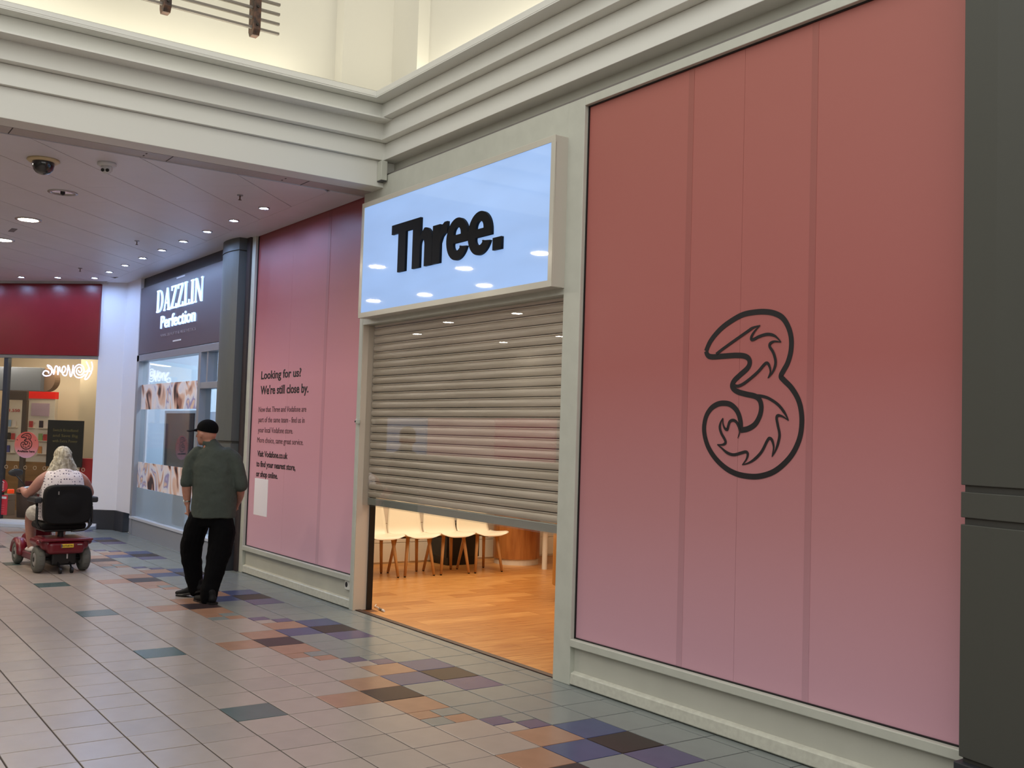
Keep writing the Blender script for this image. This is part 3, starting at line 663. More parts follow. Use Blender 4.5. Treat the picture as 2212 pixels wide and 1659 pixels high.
def make_chair(loc, label):
    c = thing('shell_chair', label, 'chair', loc, group='white shell chairs with oak legs in a row')
    # facing +x ; shell = bent sheet: side profile swept across y with curvature
    prof = [(.27, .432), (.262, .452), (.22, .462), (.12, .452), (0, .440), (-.10, .440), (-.165, .458), (-.20, .51), (-.215, .60), (-.235, .72), (-.25, .83)]
    P = catmull([Vector((a, 0, b)) for a, b in prof], 3); NV = 12; vs = []; fs = []; k = len(P)
    for s_ in (0, 1):
        for i, p in enumerate(P):
            f = i/(k-1); hw_ = .228 if f < .62 else .228-.05*((f-.62)/.38)**2
            if f < .08: hw_ = .17+.058*math.sqrt(f/.08)
            t = (P[min(i+1, k-1)]-P[max(i-1, 0)]).normalized(); nn = Vector((-t.z, 0, t.x))
            for j in range(NV+1):
                v = -1+2*j/NV; lift = .028*abs(v)**3; q = p+Vector((0, v*hw_, 0))
                up_ = Vector((.6 if f > .55 else 0, 0, 1 if f < .55 else .0))*lift
                vs.append(tuple(q+up_-nn*.012*s_*(-1)))
    A = k*(NV+1)
    for s_ in (0, 1):
        for i in range(k-1):
            for j in range(NV):
                a = s_*A+i*(NV+1)+j; q = (a, a+1, a+NV+2, a+NV+1); fs.append(q if s_ == 0 else q[::-1])
    for i in range(k-1):
        for j in (0, NV): a = i*(NV+1)+j; fs.append((a, a+NV+1, A+a+NV+1, A+a))
    for j in range(NV):
        for i in (0, k-1): a = i*(NV+1)+j; fs.append((a, a+1, A+a+1, A+a))
    mb = MB(); mb._add(vs, fs); mb.build('shell', CHW, c, smooth=True)
    for sx in (1, -1):
        for sy in (1, -1):
            MB().tube([(sx*.135, sy*.135, .440), (sx*.185+(.01 if sx > 0 else -.02), sy*.19, .012)], [.021, .0155], 12).build('leg', OAK, c, smooth=True)
            MB().cyl((sx*.185+(.01 if sx > 0 else -.02), sy*.19, 0), .0125, .013, 10).build('foot_pad', BLACK, c)
    mb = MB(); mb.box(-.15, .15, -.012, .012, .415, .430).box(-.012, .012, -.15, .15, .415, .430); mb.build('under_frame', BLACK, c)
    return c
def dup(root, loc, label):
    r = root.copy(); COL.objects.link(r); r.location = loc; r['label'] = label
    for ch in list(root.children):
        c = ch.copy(); COL.objects.link(c); c.parent = r
        for g in ch.children: d = g.copy(); COL.objects.link(d); d.parent = c
    return r
CX = -5.755
ch0 = make_chair((CX, 1.295, 0), 'white shell chair cut off by the left door jamb, first of the row')
dup(ch0, (CX, 1.762, 0), 'white shell chair second from the left door jamb')
dup(ch0, (CX, 2.236, 0), 'white shell chair third from the left door jamb')
dup(ch0, (CX+.01, 2.70, 0), 'white shell chair at the end of the row beside the round wooden counter')
# round counter
WC = M('counter_veneer', (186, 122, 64), .4, noise=(5, .3), rgb2=(158, 96, 46), stretch=(3, 3, .5))
t = thing('round_counter', 'round wooden drum counter on a white plinth beyond the chairs', 'counter', (-6.20, 3.56, 0))
MB().cyl((0, 0, 0), .285, .075, 40).build('plinth', M('plinth_white', (220, 210, 196), .4), t, smooth=False)
MB().cyl((0, 0, .075), .30, .85, 40).build('drum', WC, t); MB().cyl((0, 0, .925), .36, .03, 40).build('top', CHW, t, .004)
t = thing('white_post', 'slim white round table leg standing beyond the round counter', 'table', (-5.54, 3.52, 0))
MB().cyl((0, 0, 0), .032, .72, 20).build('leg', M('post_white', (226, 220, 208), .4), t); MB().cyl((0, 0, .72), .3, .025, 32).build('top', CHW, t, .003)
t = thing('curved_desk', 'curved honey wood desk cut off by the right door post', 'desk', (-3.36, 2.47, 0))
WC2 = M('honey_veneer', (206, 146, 66), .4, noise=(5, .2), stretch=(3, 3, .5))
MB().cyl((0, 0, .16), .40, .80, 40).build('drum', WC2, t); MB().cyl((0, 0, .96), .44, .03, 40).build('top', CHW, t, .003)
for a in (0, 2.1, 4.2): MB().cyl((.34*math.cos(a+3.4), .34*math.sin(a+3.4), 0), .014, .16, 10).build('foot', M('chrome', (190, 190, 190), .15, 1), t)
MB().cyl((.34*math.cos(3.4), .34*math.sin(3.4), 0), .03, .01, 12).build('foot_pad', BLACK, t)
t = thing('low_cabinet', 'black low cabinet half hidden behind the end chair', 'cabinet', (-6.45, 2.78, 0))
MB().box(-.2, .2, -.24, .24, .10, .52).build('body', BLACK, t, .004)
MB().box(-.17, .17, -.2, .2, 0, .10).build('base', BLACK, t)
MB().box(.2, .206, -.22, -.005, .12, .50).build('door', BLACK, t); MB().box(.2, .206, .005, .22, .12, .50).build('door', BLACK, t)
cb = thing('loose_cable', 'white cable end with metal clip on the wooden threshold', 'cable', (-3.8, .3, 0))
MB((-3.8, .3, 0)).tube(catmull([Vector(p) for p in [(-4.02, .40, .006), (-3.92, .335, .008), (-3.84, .325, .012), (-3.77, .30, .008)]], 5), .005, 8).build('wire', M('cable_white', (226, 224, 220), .4), cb)
MB((-3.8, .3, 0)).tube([(-3.79, .312, .010), (-3.70, .296, .012)], [.010, .008], 8).build('plug', M('grey_metal', (140, 140, 140), .3, .8), cb)
MB((-3.8, .3, 0)).tube([(-3.70, .296, .012), (-3.655, .290, .010)], [.011, .009], 8).build('tip', MC['cable_white'], cb)

# ------------------------------------------------------------------ salon front (dark sign)
DG = M('salon_sign_board', (92, 84, 92), .35); ALU = M('salon_frame', (150, 154, 164), .35, .3)
SY = .05
wd = thing('window_3', 'silver framed glass front of the salon', None, (-9.3, SY, 0), kind='structure'); of = (-9.3, SY, 0)
MB(of).box(-11.17, -7.40, .06, .2, 0, .235).build('base_panel', M('salon_plinth', (140, 146, 158), .5), wd)
MB(of).box(-11.17, -7.40, .04, .2, .235, .272).build('sill_rail', M('salon_sill', (190, 196, 208), .4), wd, .004)
MB(of).box(-11.17, -7.40, .045, .2, 2.56, 2.655).build('head_rail', ALU, wd, .004)
MB(of).box(-11.17, -11.06, .045, .2, 0, 2.655).build('post', ALU, wd, .004)
MB(of).box(-8.36, -8.27, .045, .2, .272, 2.56).build('mullion', ALU, wd, .004)
MB(of).box(-8.27, -7.4, .05, .2, 2.10, 2.18).build('transom', ALU, wd, .003)
MB(of).box(-8.07, -8.02, .055, .18, 2.18, 2.56).build('mullion', ALU, wd, .002)
MB(of).box(-11.06, -8.36, .11, .118, .272, 2.56).build('pane', GLASS, wd)
MB(of).box(-8.27, -7.5, .13, .138, .272, 2.56).build('pane', GLASS, wd)
MB(of).box(-11.17, -7.30, .1, .2, 3.66, CZ).build('shadow_gap', BLACK, wd)
wc = tag(MB().prism([(-12.105, -.288), (-11.86, .03), (-11.17, .05), (-11.17, .25), (-12.1, .3)], .30, CZ).build('wall_corner', M('corner_paint', (226, 226, 234), .55)), 'white angled wall pier between the red shop and the salon', kind='structure')
tag(MB().prism([(-12.115, -.31), (-11.85, .005), (-11.45, .03), (-11.45, .25), (-12.12, .3)], 0, .30).build('baseboard_corner', DARKBASE, bevel=.006), 'black skirting round the white angled pier', kind='structure')
ss = thing('salon_sign', 'dark grey shop sign with glowing white letters DAZZLIN Perfection', 'sign', (-9.3, .06, 2.66)); of = (-9.3, .06, 2.66)
MB(of).box(-11.17, -7.35, .06, .16, 2.665, 3.66).build('board', DG, ss, .004)
LET = M('lit_letter', (255, 255, 255), emit=((150, 190, 255), 1.25)); PL = M('plain_letter', (150, 140, 146), .4); BAR = M('white_bar', (215, 215, 220), .4)
def salontext(txt, x0, x1, z0, z1, mat, bold, cap=.72, depth=.02):
    writing('lettering', txt, mat, ss, x0, x1, z0, z1, .055, of, depth, bold)
def serif(ch, x0, x1, z0, z1, st, se):
    """condensed serif capital as outlines; st = stem width, se = serif half height"""
    w_, h = x1-x0, z1-z0; R = []
    def bx(a, b, c, d): R.append([(x0+a, z0+c), (x0+b, z0+c), (x0+b, z0+d), (x0+a, z0+d)])
    th = st*.42; sv = se
    if ch == 'I': bx((w_-st)/2, (w_+st)/2, 0, h); bx(0, w_, 0, sv); bx(0, w_, h-sv, h)
    if ch == 'L': bx(st*.35, st*1.35, 0, h); bx(0, st*1.8, h-sv, h); bx(0, w_, 0, sv); bx(w_-th, w_, 0, h*.22)
    if ch == 'Z':
        bx(0, w_, h-sv*1.2, h); bx(0, w_, 0, sv*1.2); bx(0, th, h*.8, h); bx(w_-th, w_, 0, h*.2)
        R.append([(x0+0, z0+sv), (x0+st*1.1, z0+sv), (x0+w_, z0+h-sv), (x0+w_-st*1.1, z0+h-sv)])
    if ch == 'N':
        bx(th*.6, th*1.6, 0, h); bx(w_-th*1.6, w_-th*.6, 0, h); R.append([(x0+th*.2, z0+h), (x0+st*1.1, z0+h), (x0+w_-th*.6, z0), (x0+w_-st*1.1, z0)])
        bx(0, th*2.6, 0, sv); bx(w_-th*2.6, w_, h-sv, h)
    if ch == 'A':
        m = w_*.5; R.append([(x0+th*.5, z0), (x0+th*1.5, z0), (x0+m+th*.3, z0+h), (x0+m-th*.5, z0+h)])
        R.append([(x0+w_-st*1.3, z0), (x0+w_-st*.15, z0), (x0+m+st*.45, z0+h), (x0+m-st*.35, z0+h)]); bx(w_*.27, w_*.72, h*.30, h*.30+sv); bx(0, th*2.6, 0, sv); bx(w_-st*1.8, w_, 0, sv)
    if ch == 'D':
        bx(st*.3, st*1.3, 0, h); bx(0, w_*.5, 0, sv); bx(0, w_*.5, h-sv, h)
        o = [(x0+w_*.45+w_*.55*math.cos(a), z0+h/2+h/2*math.sin(a)) for a in [PI/2-PI*i/16 for i in range(17)]]
        i_ = [(x0+w_*.45+(w_*.55-st)*math.cos(a), z0+h/2+(h/2-sv)*math.sin(a)) for a in [-PI/2+PI*i/16 for i in range(17)]]
        R.append(o+i_)
    me = MB()
    for poly in R:
        m_ = curve2d([poly], .02); me._add([tuple(v.co) for v in m_.vertices], [tuple(p.vertices) for p in m_.polygons])
    return me
xs = -10.30; ws = {'D': .285, 'A': .285, 'Z': .235, 'L': .215, 'I': .13, 'N': .30}
tot = sum(ws[c] for c in 'DAZZLIN'); gap = (1.97-tot)/6
for c in 'DAZZLIN':
    mb = serif(c, xs, xs+ws[c], 3.225, 3.54, .062, .018); me = mb.mesh('letter', clean=False); stand(me, .052, of); link('letter', me, LET, ss); xs += ws[c]+gap
writing('letter', 'Perfection', LET, ss, -10.08, -8.58, 2.985, 3.165, .055, of, .02, .012)
writing('lettering', 'HAIR, BEAUTY & AESTHETICS', PL, ss, -10.08, -8.56, 2.865, 2.905, .058, of, .004, 0)
MB(of).box(-9.46, -9.11, .055, .06, 3.625, 3.645).build('bar', BAR, ss); MB(of).box(-9.50, -9.15, .055, .06, 2.765, 2.785).build('bar', BAR, ss)
# film strips on the salon glass
def film_mat(name, seed):
    m = bpy.data.materials.new(name); m.use_nodes = True; nt = m.node_tree; b = nt.nodes['Principled BSDF']; b.inputs['Roughness'].default_value = .35
    tc = nt.nodes.new('ShaderNodeTexCoord'); mp = nt.nodes.new('ShaderNodeMapping'); nt.links.new(tc.outputs['Object'], mp.inputs[0])
    mp.inputs['Location'].default_value = (seed, 0, seed*2); mp.inputs['Rotation'].default_value = (0, .6, 0); mp.inputs['Scale'].default_value = (2.2, 1, 1.7)
    n = nt.nodes.new('ShaderNodeTexNoise'); n.inputs['Scale'].default_value = 1.3; n.inputs['Detail'].default_value = 1.5; n.inputs['Distortion'].default_value = 1.2; nt.links.new(mp.outputs[0], n.inputs['Vector'])
    cr = nt.nodes.new('ShaderNodeValToRGB'); cr.color_ramp.interpolation = 'EASE'; el = cr.color_ramp.elements
    cols = [(.32, (44, 30, 36)), (.36, (150, 104, 92)), (.42, (226, 190, 170)), (.48, (240, 232, 234)), (.58, (222, 226, 240)), (.62, (150, 146, 196)), (.66, (232, 206, 186)), (.74, (120, 70, 66))]
    for i, (p, c) in enumerate(cols):
        e = el[i] if i < 2 else el.new(p)
        e.position = p; e.color = lin(c)+(1,)
    nt.links.new(n.outputs[0], cr.inputs[0]); nt.links.new(cr.outputs[0], b.inputs['Base Color']); return m
fm = thing('window_film', 'pair of photo-print beauty film strips across the salon glass', 'window film', (-9.7, .1, 1)); of = (-9.7, .1, 1)
MB(of).box(-11.055, -8.365, .104, .108, 1.85, 2.215).build('upper_strip', film_mat('beauty_print_a', 1.3), fm)
MB(of).box(-11.055, -8.365, .104, .108, .70, 1.075).build('lower_strip', film_mat('beauty_print_b', 4.1), fm)
FROST = bpy.data.materials.new('frosted_film'); FROST.use_nodes = True; nt = FROST.node_tree; b = nt.nodes['Principled BSDF']; b.inputs['Base Color'].default_value = (.35, .42, .48, 1); b.inputs['Alpha'].default_value = .55; b.inputs['Roughness'].default_value = .6
MB(of).box(-11.055, -8.365, .1045, .1075, .275, .695).build('frosted_strip', FROST, fm)
# salon interior
SW = M('salon_wall', (196, 208, 222), .6)
for nm, bx_, lb in [('wall_salon_back', (-11.4, -7.3, 2.5, 2.6, 0, 3.5), 'back wall'), ('wall_salon_left', (-11.5, -11.4, .2, 2.6, 0, 3.5), 'left side wall'), ('wall_salon_right', (-7.3, -7.2, .35, 2.6, 0, 3.5), 'right side wall'),
    ('ceiling_salon', (-11.4, -7.3, .2, 2.6, 3.45, 3.5), 'ceiling'), ('floor_salon', (-11.4, -7.3, .2, 2.6, -.05, 0), 'floor')]:
    tag(MB().box(*bx_).build(nm, SW), 'pale blue-white %s of the salon' % lb, kind='structure')
part = tag(MB().box(-10.9, -9.95, 1.0, 1.08, 0, 1.85).build('partition_board', M('salon_partition', (190, 208, 232), .5), bevel=.004), 'pale blue board with two hooks inside the salon window', 'partition')
for x in (-10.6, -10.45):
    MB().tube([(x, .995, 1.52), (x, .97, 1.50), (x+.015, .955, 1.44), (x+.03, .97, 1.44)], .006, 6).build('hook', BLACK, part)
t = thing('poster_screen', 'tall dark screen in a pale frame standing in the salon window', 'screen', (-9.35, .35, 0))
MB((-9.35, .35, 0)).box(-10.55, -9.05, .31, .36, .97, 1.84).build('frame', M('pale_frame', (204, 216, 230), .4), t, .004)
MB((-9.35, .35, 0)).box(-10.43, -9.2, .295, .31, 1.02, 1.80).build('display', M('screen_dark', (38, 38, 46), .15), t)
MB((-9.35, .35, 0)).box(-10.0, -9.6, .31, .36, 0, .97).build('stand', BLACK, t)
t = thing('strip_light', 'warm ceiling light panels glowing inside the salon', 'ceiling light', (-9.3, 1.6, 3.3))
SLG = M('salon_panel_glow', (255, 255, 255), emit=((255, 238, 206), 4))
for x in (-10.3, -9.3): MB((-9.3, 1.6, 3.3)).box(x-.3, x+.3, 1.3, 1.9, 3.38, 3.42).build('diffuser', SLG, t)
t = thing('exit_sign', 'green running-man exit sign inside the salon', 'sign', (-9.0, 1.2, 3.31))
MB().box(-.16, .16, 0, .02, 0, .13).build('panel', M('exit_green', (40, 150, 110), .4, emit=((60, 190, 150), .6)), t, .002)
MB().tube([(.05, -.004, .10), (.045, -.004, .06), (.02, -.004, .03)], .008, 6).build('figure', BAR, t); MB().box(-.10, -.03, -.004, 0, .03, .10).build('arrow', BAR, t)
t = tag(MB().box(-8.25, -7.6, .5, .56, 0, 2.1).build('salon_inner_board', M('inner_blue', (92, 108, 130), .5)), 'blue-grey door panel behind the salon side light', 'panel')
t = thing('towel_pile', 'crumpled white towel on the salon window ledge', 'towel', (-9.3, .62, .31))
def tow(mb):
    for i in range(9): mb.sph((-.3+i*.075, random.uniform(-.03, .03), .04+random.uniform(0, .06)), .07, .06, .05)
organic('cloth', tow, M('towel_white', (216, 222, 230), .9), t, .012, 2, (.06, .04))
MB().box(-.35, .35, -.06, .12, -.31, -.0).build('stool', SW, t)

# ------------------------------------------------------------------ red angled shop
RY = math.radians(45); RO = (-12.067, -.25, 0)
RED = M('red_fascia', (124, 24, 34), .28, noise=(2, .1))
def RL(lx, ly, z=0): return (RO[0]+lx*s2-ly*s2, RO[1]+lx*s2+ly*s2, z)
RC = M('red_shop_cream', (200, 184, 160), .6)
def rst(name, mb, mat, lab, bevel=0):
    o = mb.build(name, mat, bevel=bevel); o.location = RO; o.rotation_euler = (0, 0, RY); return tag(o, lab, kind='structure')
rst('wall_phone_shop_back', MB().box(-3.2, .25, 2.2, 2.3, .1, 3.6), RC, 'cream back wall of the phone shop')
rst('wall_phone_shop_side', MB().box(.07, .2, .12, 2.2, .1, 3.78), RC, 'cream side wall of the phone shop')
rst('wall_phone_shop_end', MB().box(-3.2, -3.1, 0, 2.3, .1, 3.78), RC, 'cream far side wall of the phone shop')
rst('ceiling_phone_shop', MB().box(-3.2, .2, .1, 2.2, 2.9, 2.95), RC, 'cream ceiling of the phone shop')
rst('wall_phone_shop_nib', MB().box(-1.37, .07, 1.62, 2.2, .1, 2.9), RC, 'projecting cream wall of the phone shop beside the display')
rst('floor_phone_shop', MB().box(-3.2, .1, .1, 2.2, -.04, .09), M('red_shop_floor', (120, 96, 80), .5), 'brown floor of the phone shop')
rw = thing('trim_9', 'pale raised step along the phone shop front', None, RO, RY, kind='structure')
MB().box(-3.2, .06, -.30, .1, 0, .05).build('step', M('pale_step', (186, 196, 212), .4), rw, .004)
MB().box(-3.2, .06, -.02, .1, .05, .085).build('threshold', M('pale_threshold', (210, 214, 222), .4), rw)
fa = thing('red_fascia_sign', 'plain dark red fascia board over the lit phone shop', 'sign', RO, RY)
MB().box(-3.2, -.045, -.04, .1, 2.665, CZ-.03).build('board', RED, fa, .003)
wn = thing('window_4', 'glass front of the red shop with a dark mullion', None, RO, RY, kind='structure')
MB().box(-3.2, -.05, -.01, .08, 2.615, 2.665).build('head_rail', ALU, wn); MB().box(-1.66, -1.59, -.01, .08, .09, 2.615).build('mullion', M('mullion_dark', (70, 74, 84), .3, .4), wn, .003)
MB().box(-1.59, -.05, .03, .036, .09, 2.615).build('pane', GLASS, wn); MB().box(-3.2, -1.66, .03, .036, .09, 2.615).build('pane', GLASS, wn)
l = area('phone_shop_lamp_and_fill', RL(-1.6, 1.0, 2.85), 1.0, 22, (1, .84, .62), sy=1.0); l.rotation_euler = (0, 0, RY)
display_fill = area('phone_shop_lamp_and_fill', RL(-2.1, .85, 2.75), .9, 20, (1, .88, .72), sy=.3); display_fill.rotation_euler = (math.radians(35), 0, RY)  # extra fill light added above the display wall to brighten it
glow = M('shop_tube_glow', (255, 255, 255), emit=((255, 240, 205), 5))
t = thing('batten_light', 'long bright ceiling batten inside the phone shop', 'ceiling light', RL(-1.2, .8, 2.7), RY); MB().box(-.9, .7, -.06, .06, -.02, .03).build('tube', glow, t); MB().box(-.95, .75, -.08, .08, .03, .06).build('housing', M('batten_white', (220, 214, 200), .5), t)
t = thing('hanging_bulkhead', 'blue-grey hanging display box with a rounded brown end inside the phone shop', 'display box', RL(-1.9, 1.0, 2.1), RY)
MB().box(-.75, .27, -.1, .2, .03, .42).build('box', M('bulkhead_grey', (116, 118, 126), .5), t, .004)
MB().lathe((.27, .0, .225), [(0, 0), (.195, 0), (.195, .15), (0, .15)], 32, 'y').build('rounded_end', M('bulkhead_brown', (150, 118, 96), .5), t)
t = thing('wall_display', 'phone display wall with red header and accessory cards', 'display', RL(-2.1, 1.5, 0), RY)
WHP = M('display_white', (236, 222, 204), .5)
MB().box(-.6, .36, 0, .08, .93, 2.02).build('back_panel', WHP, t, .003); MB().box(-.6, .36, -.01, .09, 2.02, 2.14).build('header', M('bright_red', (222, 32, 24), .4, emit=((230, 30, 20), .35)), t)
MB().box(-.62, .39, 0, .1, 0, .93).build('wood_base', M('light_wood', (176, 128, 74), .5, noise=(4, .3), stretch=(.5, 1, 3)), t)
MB().box(-.08, .26, -.012, .0, 1.72, 1.94).build('poster', M('lilac_poster', (206, 176, 190), .4), t)
for r_ in range(3):
    for c_, (x, cc) in enumerate([(-.45, (120, 150, 190)), (-.12, (200, 190, 180)), (.16, (60, 50, 62))]):
        zz = 1.52-r_*.22
        MB().box(x-.09, x+.13, -.06, 0, zz-.012, zz).build('shelf', WHP, t)
        MB().box(x-.06, x+.01, -.04, -.02, zz, zz+.12).build('phone', M('phone_%d_%d' % (r_, c_), [[(150, 176, 206), (220, 206, 190), (60, 44, 54)], [(50, 40, 38), (206, 178, 160), (150, 176, 110)], [(84, 86, 160), (230, 214, 196), (222, 150, 90)]][r_][c_], .3), t, .003)
        MB().box(x+.03, x+.10, -.035, -.028, zz, zz+.11).build('price_card', M('card_red' if (r_+c_) % 2 else 'card_white', (196, 60, 60) if (r_+c_) % 2 else (236, 220, 210), .5), t)
writing('price_text', '1.550', M('red_print', (196, 40, 40), .5), t, -.50, -.30, 1.78, 1.83, -.006, (0, 0, 0), .003, .01)
t = thing('brown_door_frame', 'tall dark brown post and lintel standing inside the phone shop window', 'frame', RL(-1.8, .8, 0), RY)
MB().box(-.35, .02, -.03, .03, 1.97, 2.12).build('lintel', M('dark_brown_frame', (84, 66, 54), .5), t, .003); MB().box(-.05, .03, -.03, .03, .09, 1.97).build('post', M('dark_brown_frame', (0, 0, 0)), t, .003)
t = thing('lecturn_bin', 'dark brown waste bin inside the phone shop window', 'bin', RL(-1.46, .45, .09), RY); t.name = 'waste_bin'
MB().lathe((0, 0, 0), [(0, 0), (.13, 0), (.155, .40), (.15, .41), (.14, .41), (.13, .05), (0, .05)], 28).build('body', M('bin_brown', (74, 50, 44), .5), t, smooth=True)
MB().lathe((0, 0, .37), [(.156, 0), (.162, .01), (.162, .04), (.154, .045)], 28).build('rim', BLACK, t, smooth=True)
t = thing('red_stand', 'dark red counter stand with a white arc emblem behind the bin', 'stand', RL(-1.66, 1.06, .09), RY)
MB().box(-.2, .2, -.1, .1, 0, .54).build('body', M('dark_red', (122, 34, 46), .45), t, .006)
MB().tube([( -.09, -.103, .40), (-.05, -.103, .435), (0, -.103, .447), (.05, -.103, .435), (.09, -.103, .40)], .008, 6).build('arc_mark', BAR, t)
t = thing('cardboard_box', 'pale box on the phone shop floor beside the red notice', 'box', RL(-1.98, .6, .09), RY); MB().box(-.17, .15, -.1, .1, 0, .24).build('body', M('pale_box', (160, 140, 124), .7), t, .004); MB().box(-.17, .15, -.1, .1, .245, .34).build('lid', MC['pale_box'], t, .004)
t = thing('black_poster', 'black window poster with faint handwritten gold lines behind the woman', 'poster', RL(-.617, .12, 1.29), RY)
MB().box(-.307, .307, -.01, .01, -.36, .365).build('board', M('poster_black', (26, 24, 24), .35), t, .002)
GOLD = M('faint_gold_print', (120, 104, 54), .5)
for k, tx in enumerate(['Switch Broadband', 'and Save Big', 'with Extra Power']): writing('lettering', tx, GOLD, t, -.21, .22, .19-k*.085, .235-k*.085, -.012, (0, 0, 0), .002, 0)
t = thing('red_box_stand', 'bright red box stand at the right edge of the phone shop window', 'stand', RL(-.27, .3, .09), RY)
MB().box(-.13, .10, -.1, .1, 0, .98).build('body', M('stand_red', (176, 26, 36), .45), t, .006)
t = thing('round_window_sign', 'round pink window sign with a small numeral 3 emblem reading Available here', 'sign', RL(-1.187, -.012, 1.255), RY)
rp = ramp_z('round_sign_print', [(0, (206, 160, 178)), (.45, (212, 120, 112)), (1, (206, 96, 84))], -.2, .2, .45)
MB().cyl((0, -.006, 0), .205, .012, 48, 'y').build('disc', rp, t)
lg = link('numeral_emblem', logo_mesh(.27, .27, 0, 0, 1.5).mesh('logo_small', clean=False), BLACKPRINT, t); lg.location = (0, -.0085, .055)
writing('lettering', 'Available here', BLACKPRINT, t, -.15, .15, -.115, -.08, -.009, (0, 0, 0), .002, .02)
for x in (-.16, .155): MB().cyl((x, -.012, .075), .007, .006, 10, 'y').build('pin', BLACK, t)
t = thing('notice_sign', 'red notice sheet with white text low on the red shop window', 'notice', RL(-1.62, .028, .34), RY)
MB().box(-.15, .13, -.004, .0, -.19, .12).build('sheet', M('notice_red', (196, 52, 66), .45), t)
for k in range(4): MB().box(-.11, .08, -.0055, -.004, -.15+k*.035, -.142+k*.035).build('text_line', M('notice_faint', (214, 110, 118), .5), t)
MB().box(.03, .11, -.006, -.004, .06, .095).build('tab', BAR, t)
t = thing('round_sticker', 'round red sticker with a white emblem on the red shop window', 'sticker', RL(-1.60, .026, .60), RY)
MB().cyl((0, -.004, 0), .10, .004, 36, 'y').build('disc', MC['notice_red'], t)
MB().box(-.035, .035, -.0062, -.004, -.045, .045).build('mark', M('sticker_mark', (224, 150, 150), .5), t)
for s_ in (1, -1): MB().tube([(.06*math.cos(a), -.006, s_*.07*math.sin(a)) for a in (.9, 1.2, 1.57, 1.94, 2.24)], .006, 6).build('arc_mark', BAR, t)
dt = thing('glass_marker_dots', 'row of small pale round marker dots across the red shop glass', 'window sticker', RL(-.8, .026, .9), RY)
DOT = M('pale_dot', (176, 156, 130), .5)
for k in range(14):
    for z in ((0, .66) if k < 4 else (0,)): MB().lathe((-1.6+k*.165+.03, -.003, z), [(.022, 0), (.030, 0), (.030, .003), (.022, .003), (.022, 0)], 16, 'y').build('dot', DOT, dt)
# window reflection of a lit script sign, built as glowing backwards tubes
REFL = M('reflection_glow', (255, 255, 255), emit=((226, 214, 255), 2.2))
t = thing('script_sign_reflection', 'glowing tubes added for a white script sign reflected backwards under the red fascia', 'sign', RL(-.70, .22, 2.45), RY)
def nl(pts, r=.010, cl=False): return MB().tube(catmull([Vector((x, 0, z)) for x, z in pts], 6), r, 8)
nl([(.40, .14), (.42, .06), (.40, -.04), (.34, -.13), (.30, -.13), (.34, -.04), (.37, .04), (.33, -.01), (.28, -.02)]).build('tube', REFL, t)
nl([(.31, .14), (.36, .05), (.38, -.02)]).build('tube', REFL, t)
nl([(.30, -.06), (.24, -.11), (.16, -.11), (.11, -.05), (.12, .04), (.18, .09), (.25, .07), (.28, .0), (.25, -.06), (.19, -.07), (.15, -.03), (.16, .03), (.20, .05), (.235, .02), (.23, -.02), (.20, -.03), (.185, 0)]).build('tube', REFL, t)
nl([(.09, .08), (.07, -.08), (.045, -.09), (.03, .0), (.0, .08)]).build('tube', REFL, t)
nl([(.0, .08), (-.01, -.05), (-.04, -.09), (-.09, -.06), (-.10, .02), (-.07, .06), (-.04, .02), (-.07, -.04), (-.13, -.02), (-.15, .05), (-.17, -.08)]).build('tube', REFL, t)
nl([(-.17, -.08), (-.18, .04), (-.22, .05), (-.24, -.07), (-.26, -.02), (-.30, .05), (-.36, .07), (-.33, .03), (-.28, -.01), (-.30, -.08), (-.38, -.10), (-.43, -.07), (-.40, -.02), (-.34, -.03), (-.33, -.06)]).build('tube', REFL, t)

# ------------------------------------------------------------------ rest of the mall, seen only mirrored
ow = tag(MB().box(-26, 9, -10, -9.9, 0, 4.4).box(8.9, 9, -9.9, .5, 0, 3.4).box(-26, -25.9, -9.9, .4, 0, CZ).build('wall_opposite', M('far_wall', (150, 146, 138), .6)), 'plain wall across the mall from the shopfront', kind='structure')  # wall tops kept low, an unseen opening added to admit side sky light
for i, (x0, x1, c, lb) in enumerate([(-21.9, -19.7, (150, 160, 190), 'bluish-grey'), (-19.6, -16.4, (200, 150, 150), 'pale pink'), (-16.35, -13.95, (196, 110, 122), 'deep pink'), (-13.85, -12.2, (110, 100, 112), 'dark grey')]):
    p_ = thing('lightbox_poster', lb + ' lightbox poster on the wall across the mall', 'poster', ((x0+x1)/2, -9.86, 1.55), group='lightbox posters across the mall')
    MB().box(-(x1-x0)/2, (x1-x0)/2, -.03, .03, -.5, .5).build('screen', M('poster_screen_%d' % i, c, .4, emit=(c, .45)), p_)

exec_people = True

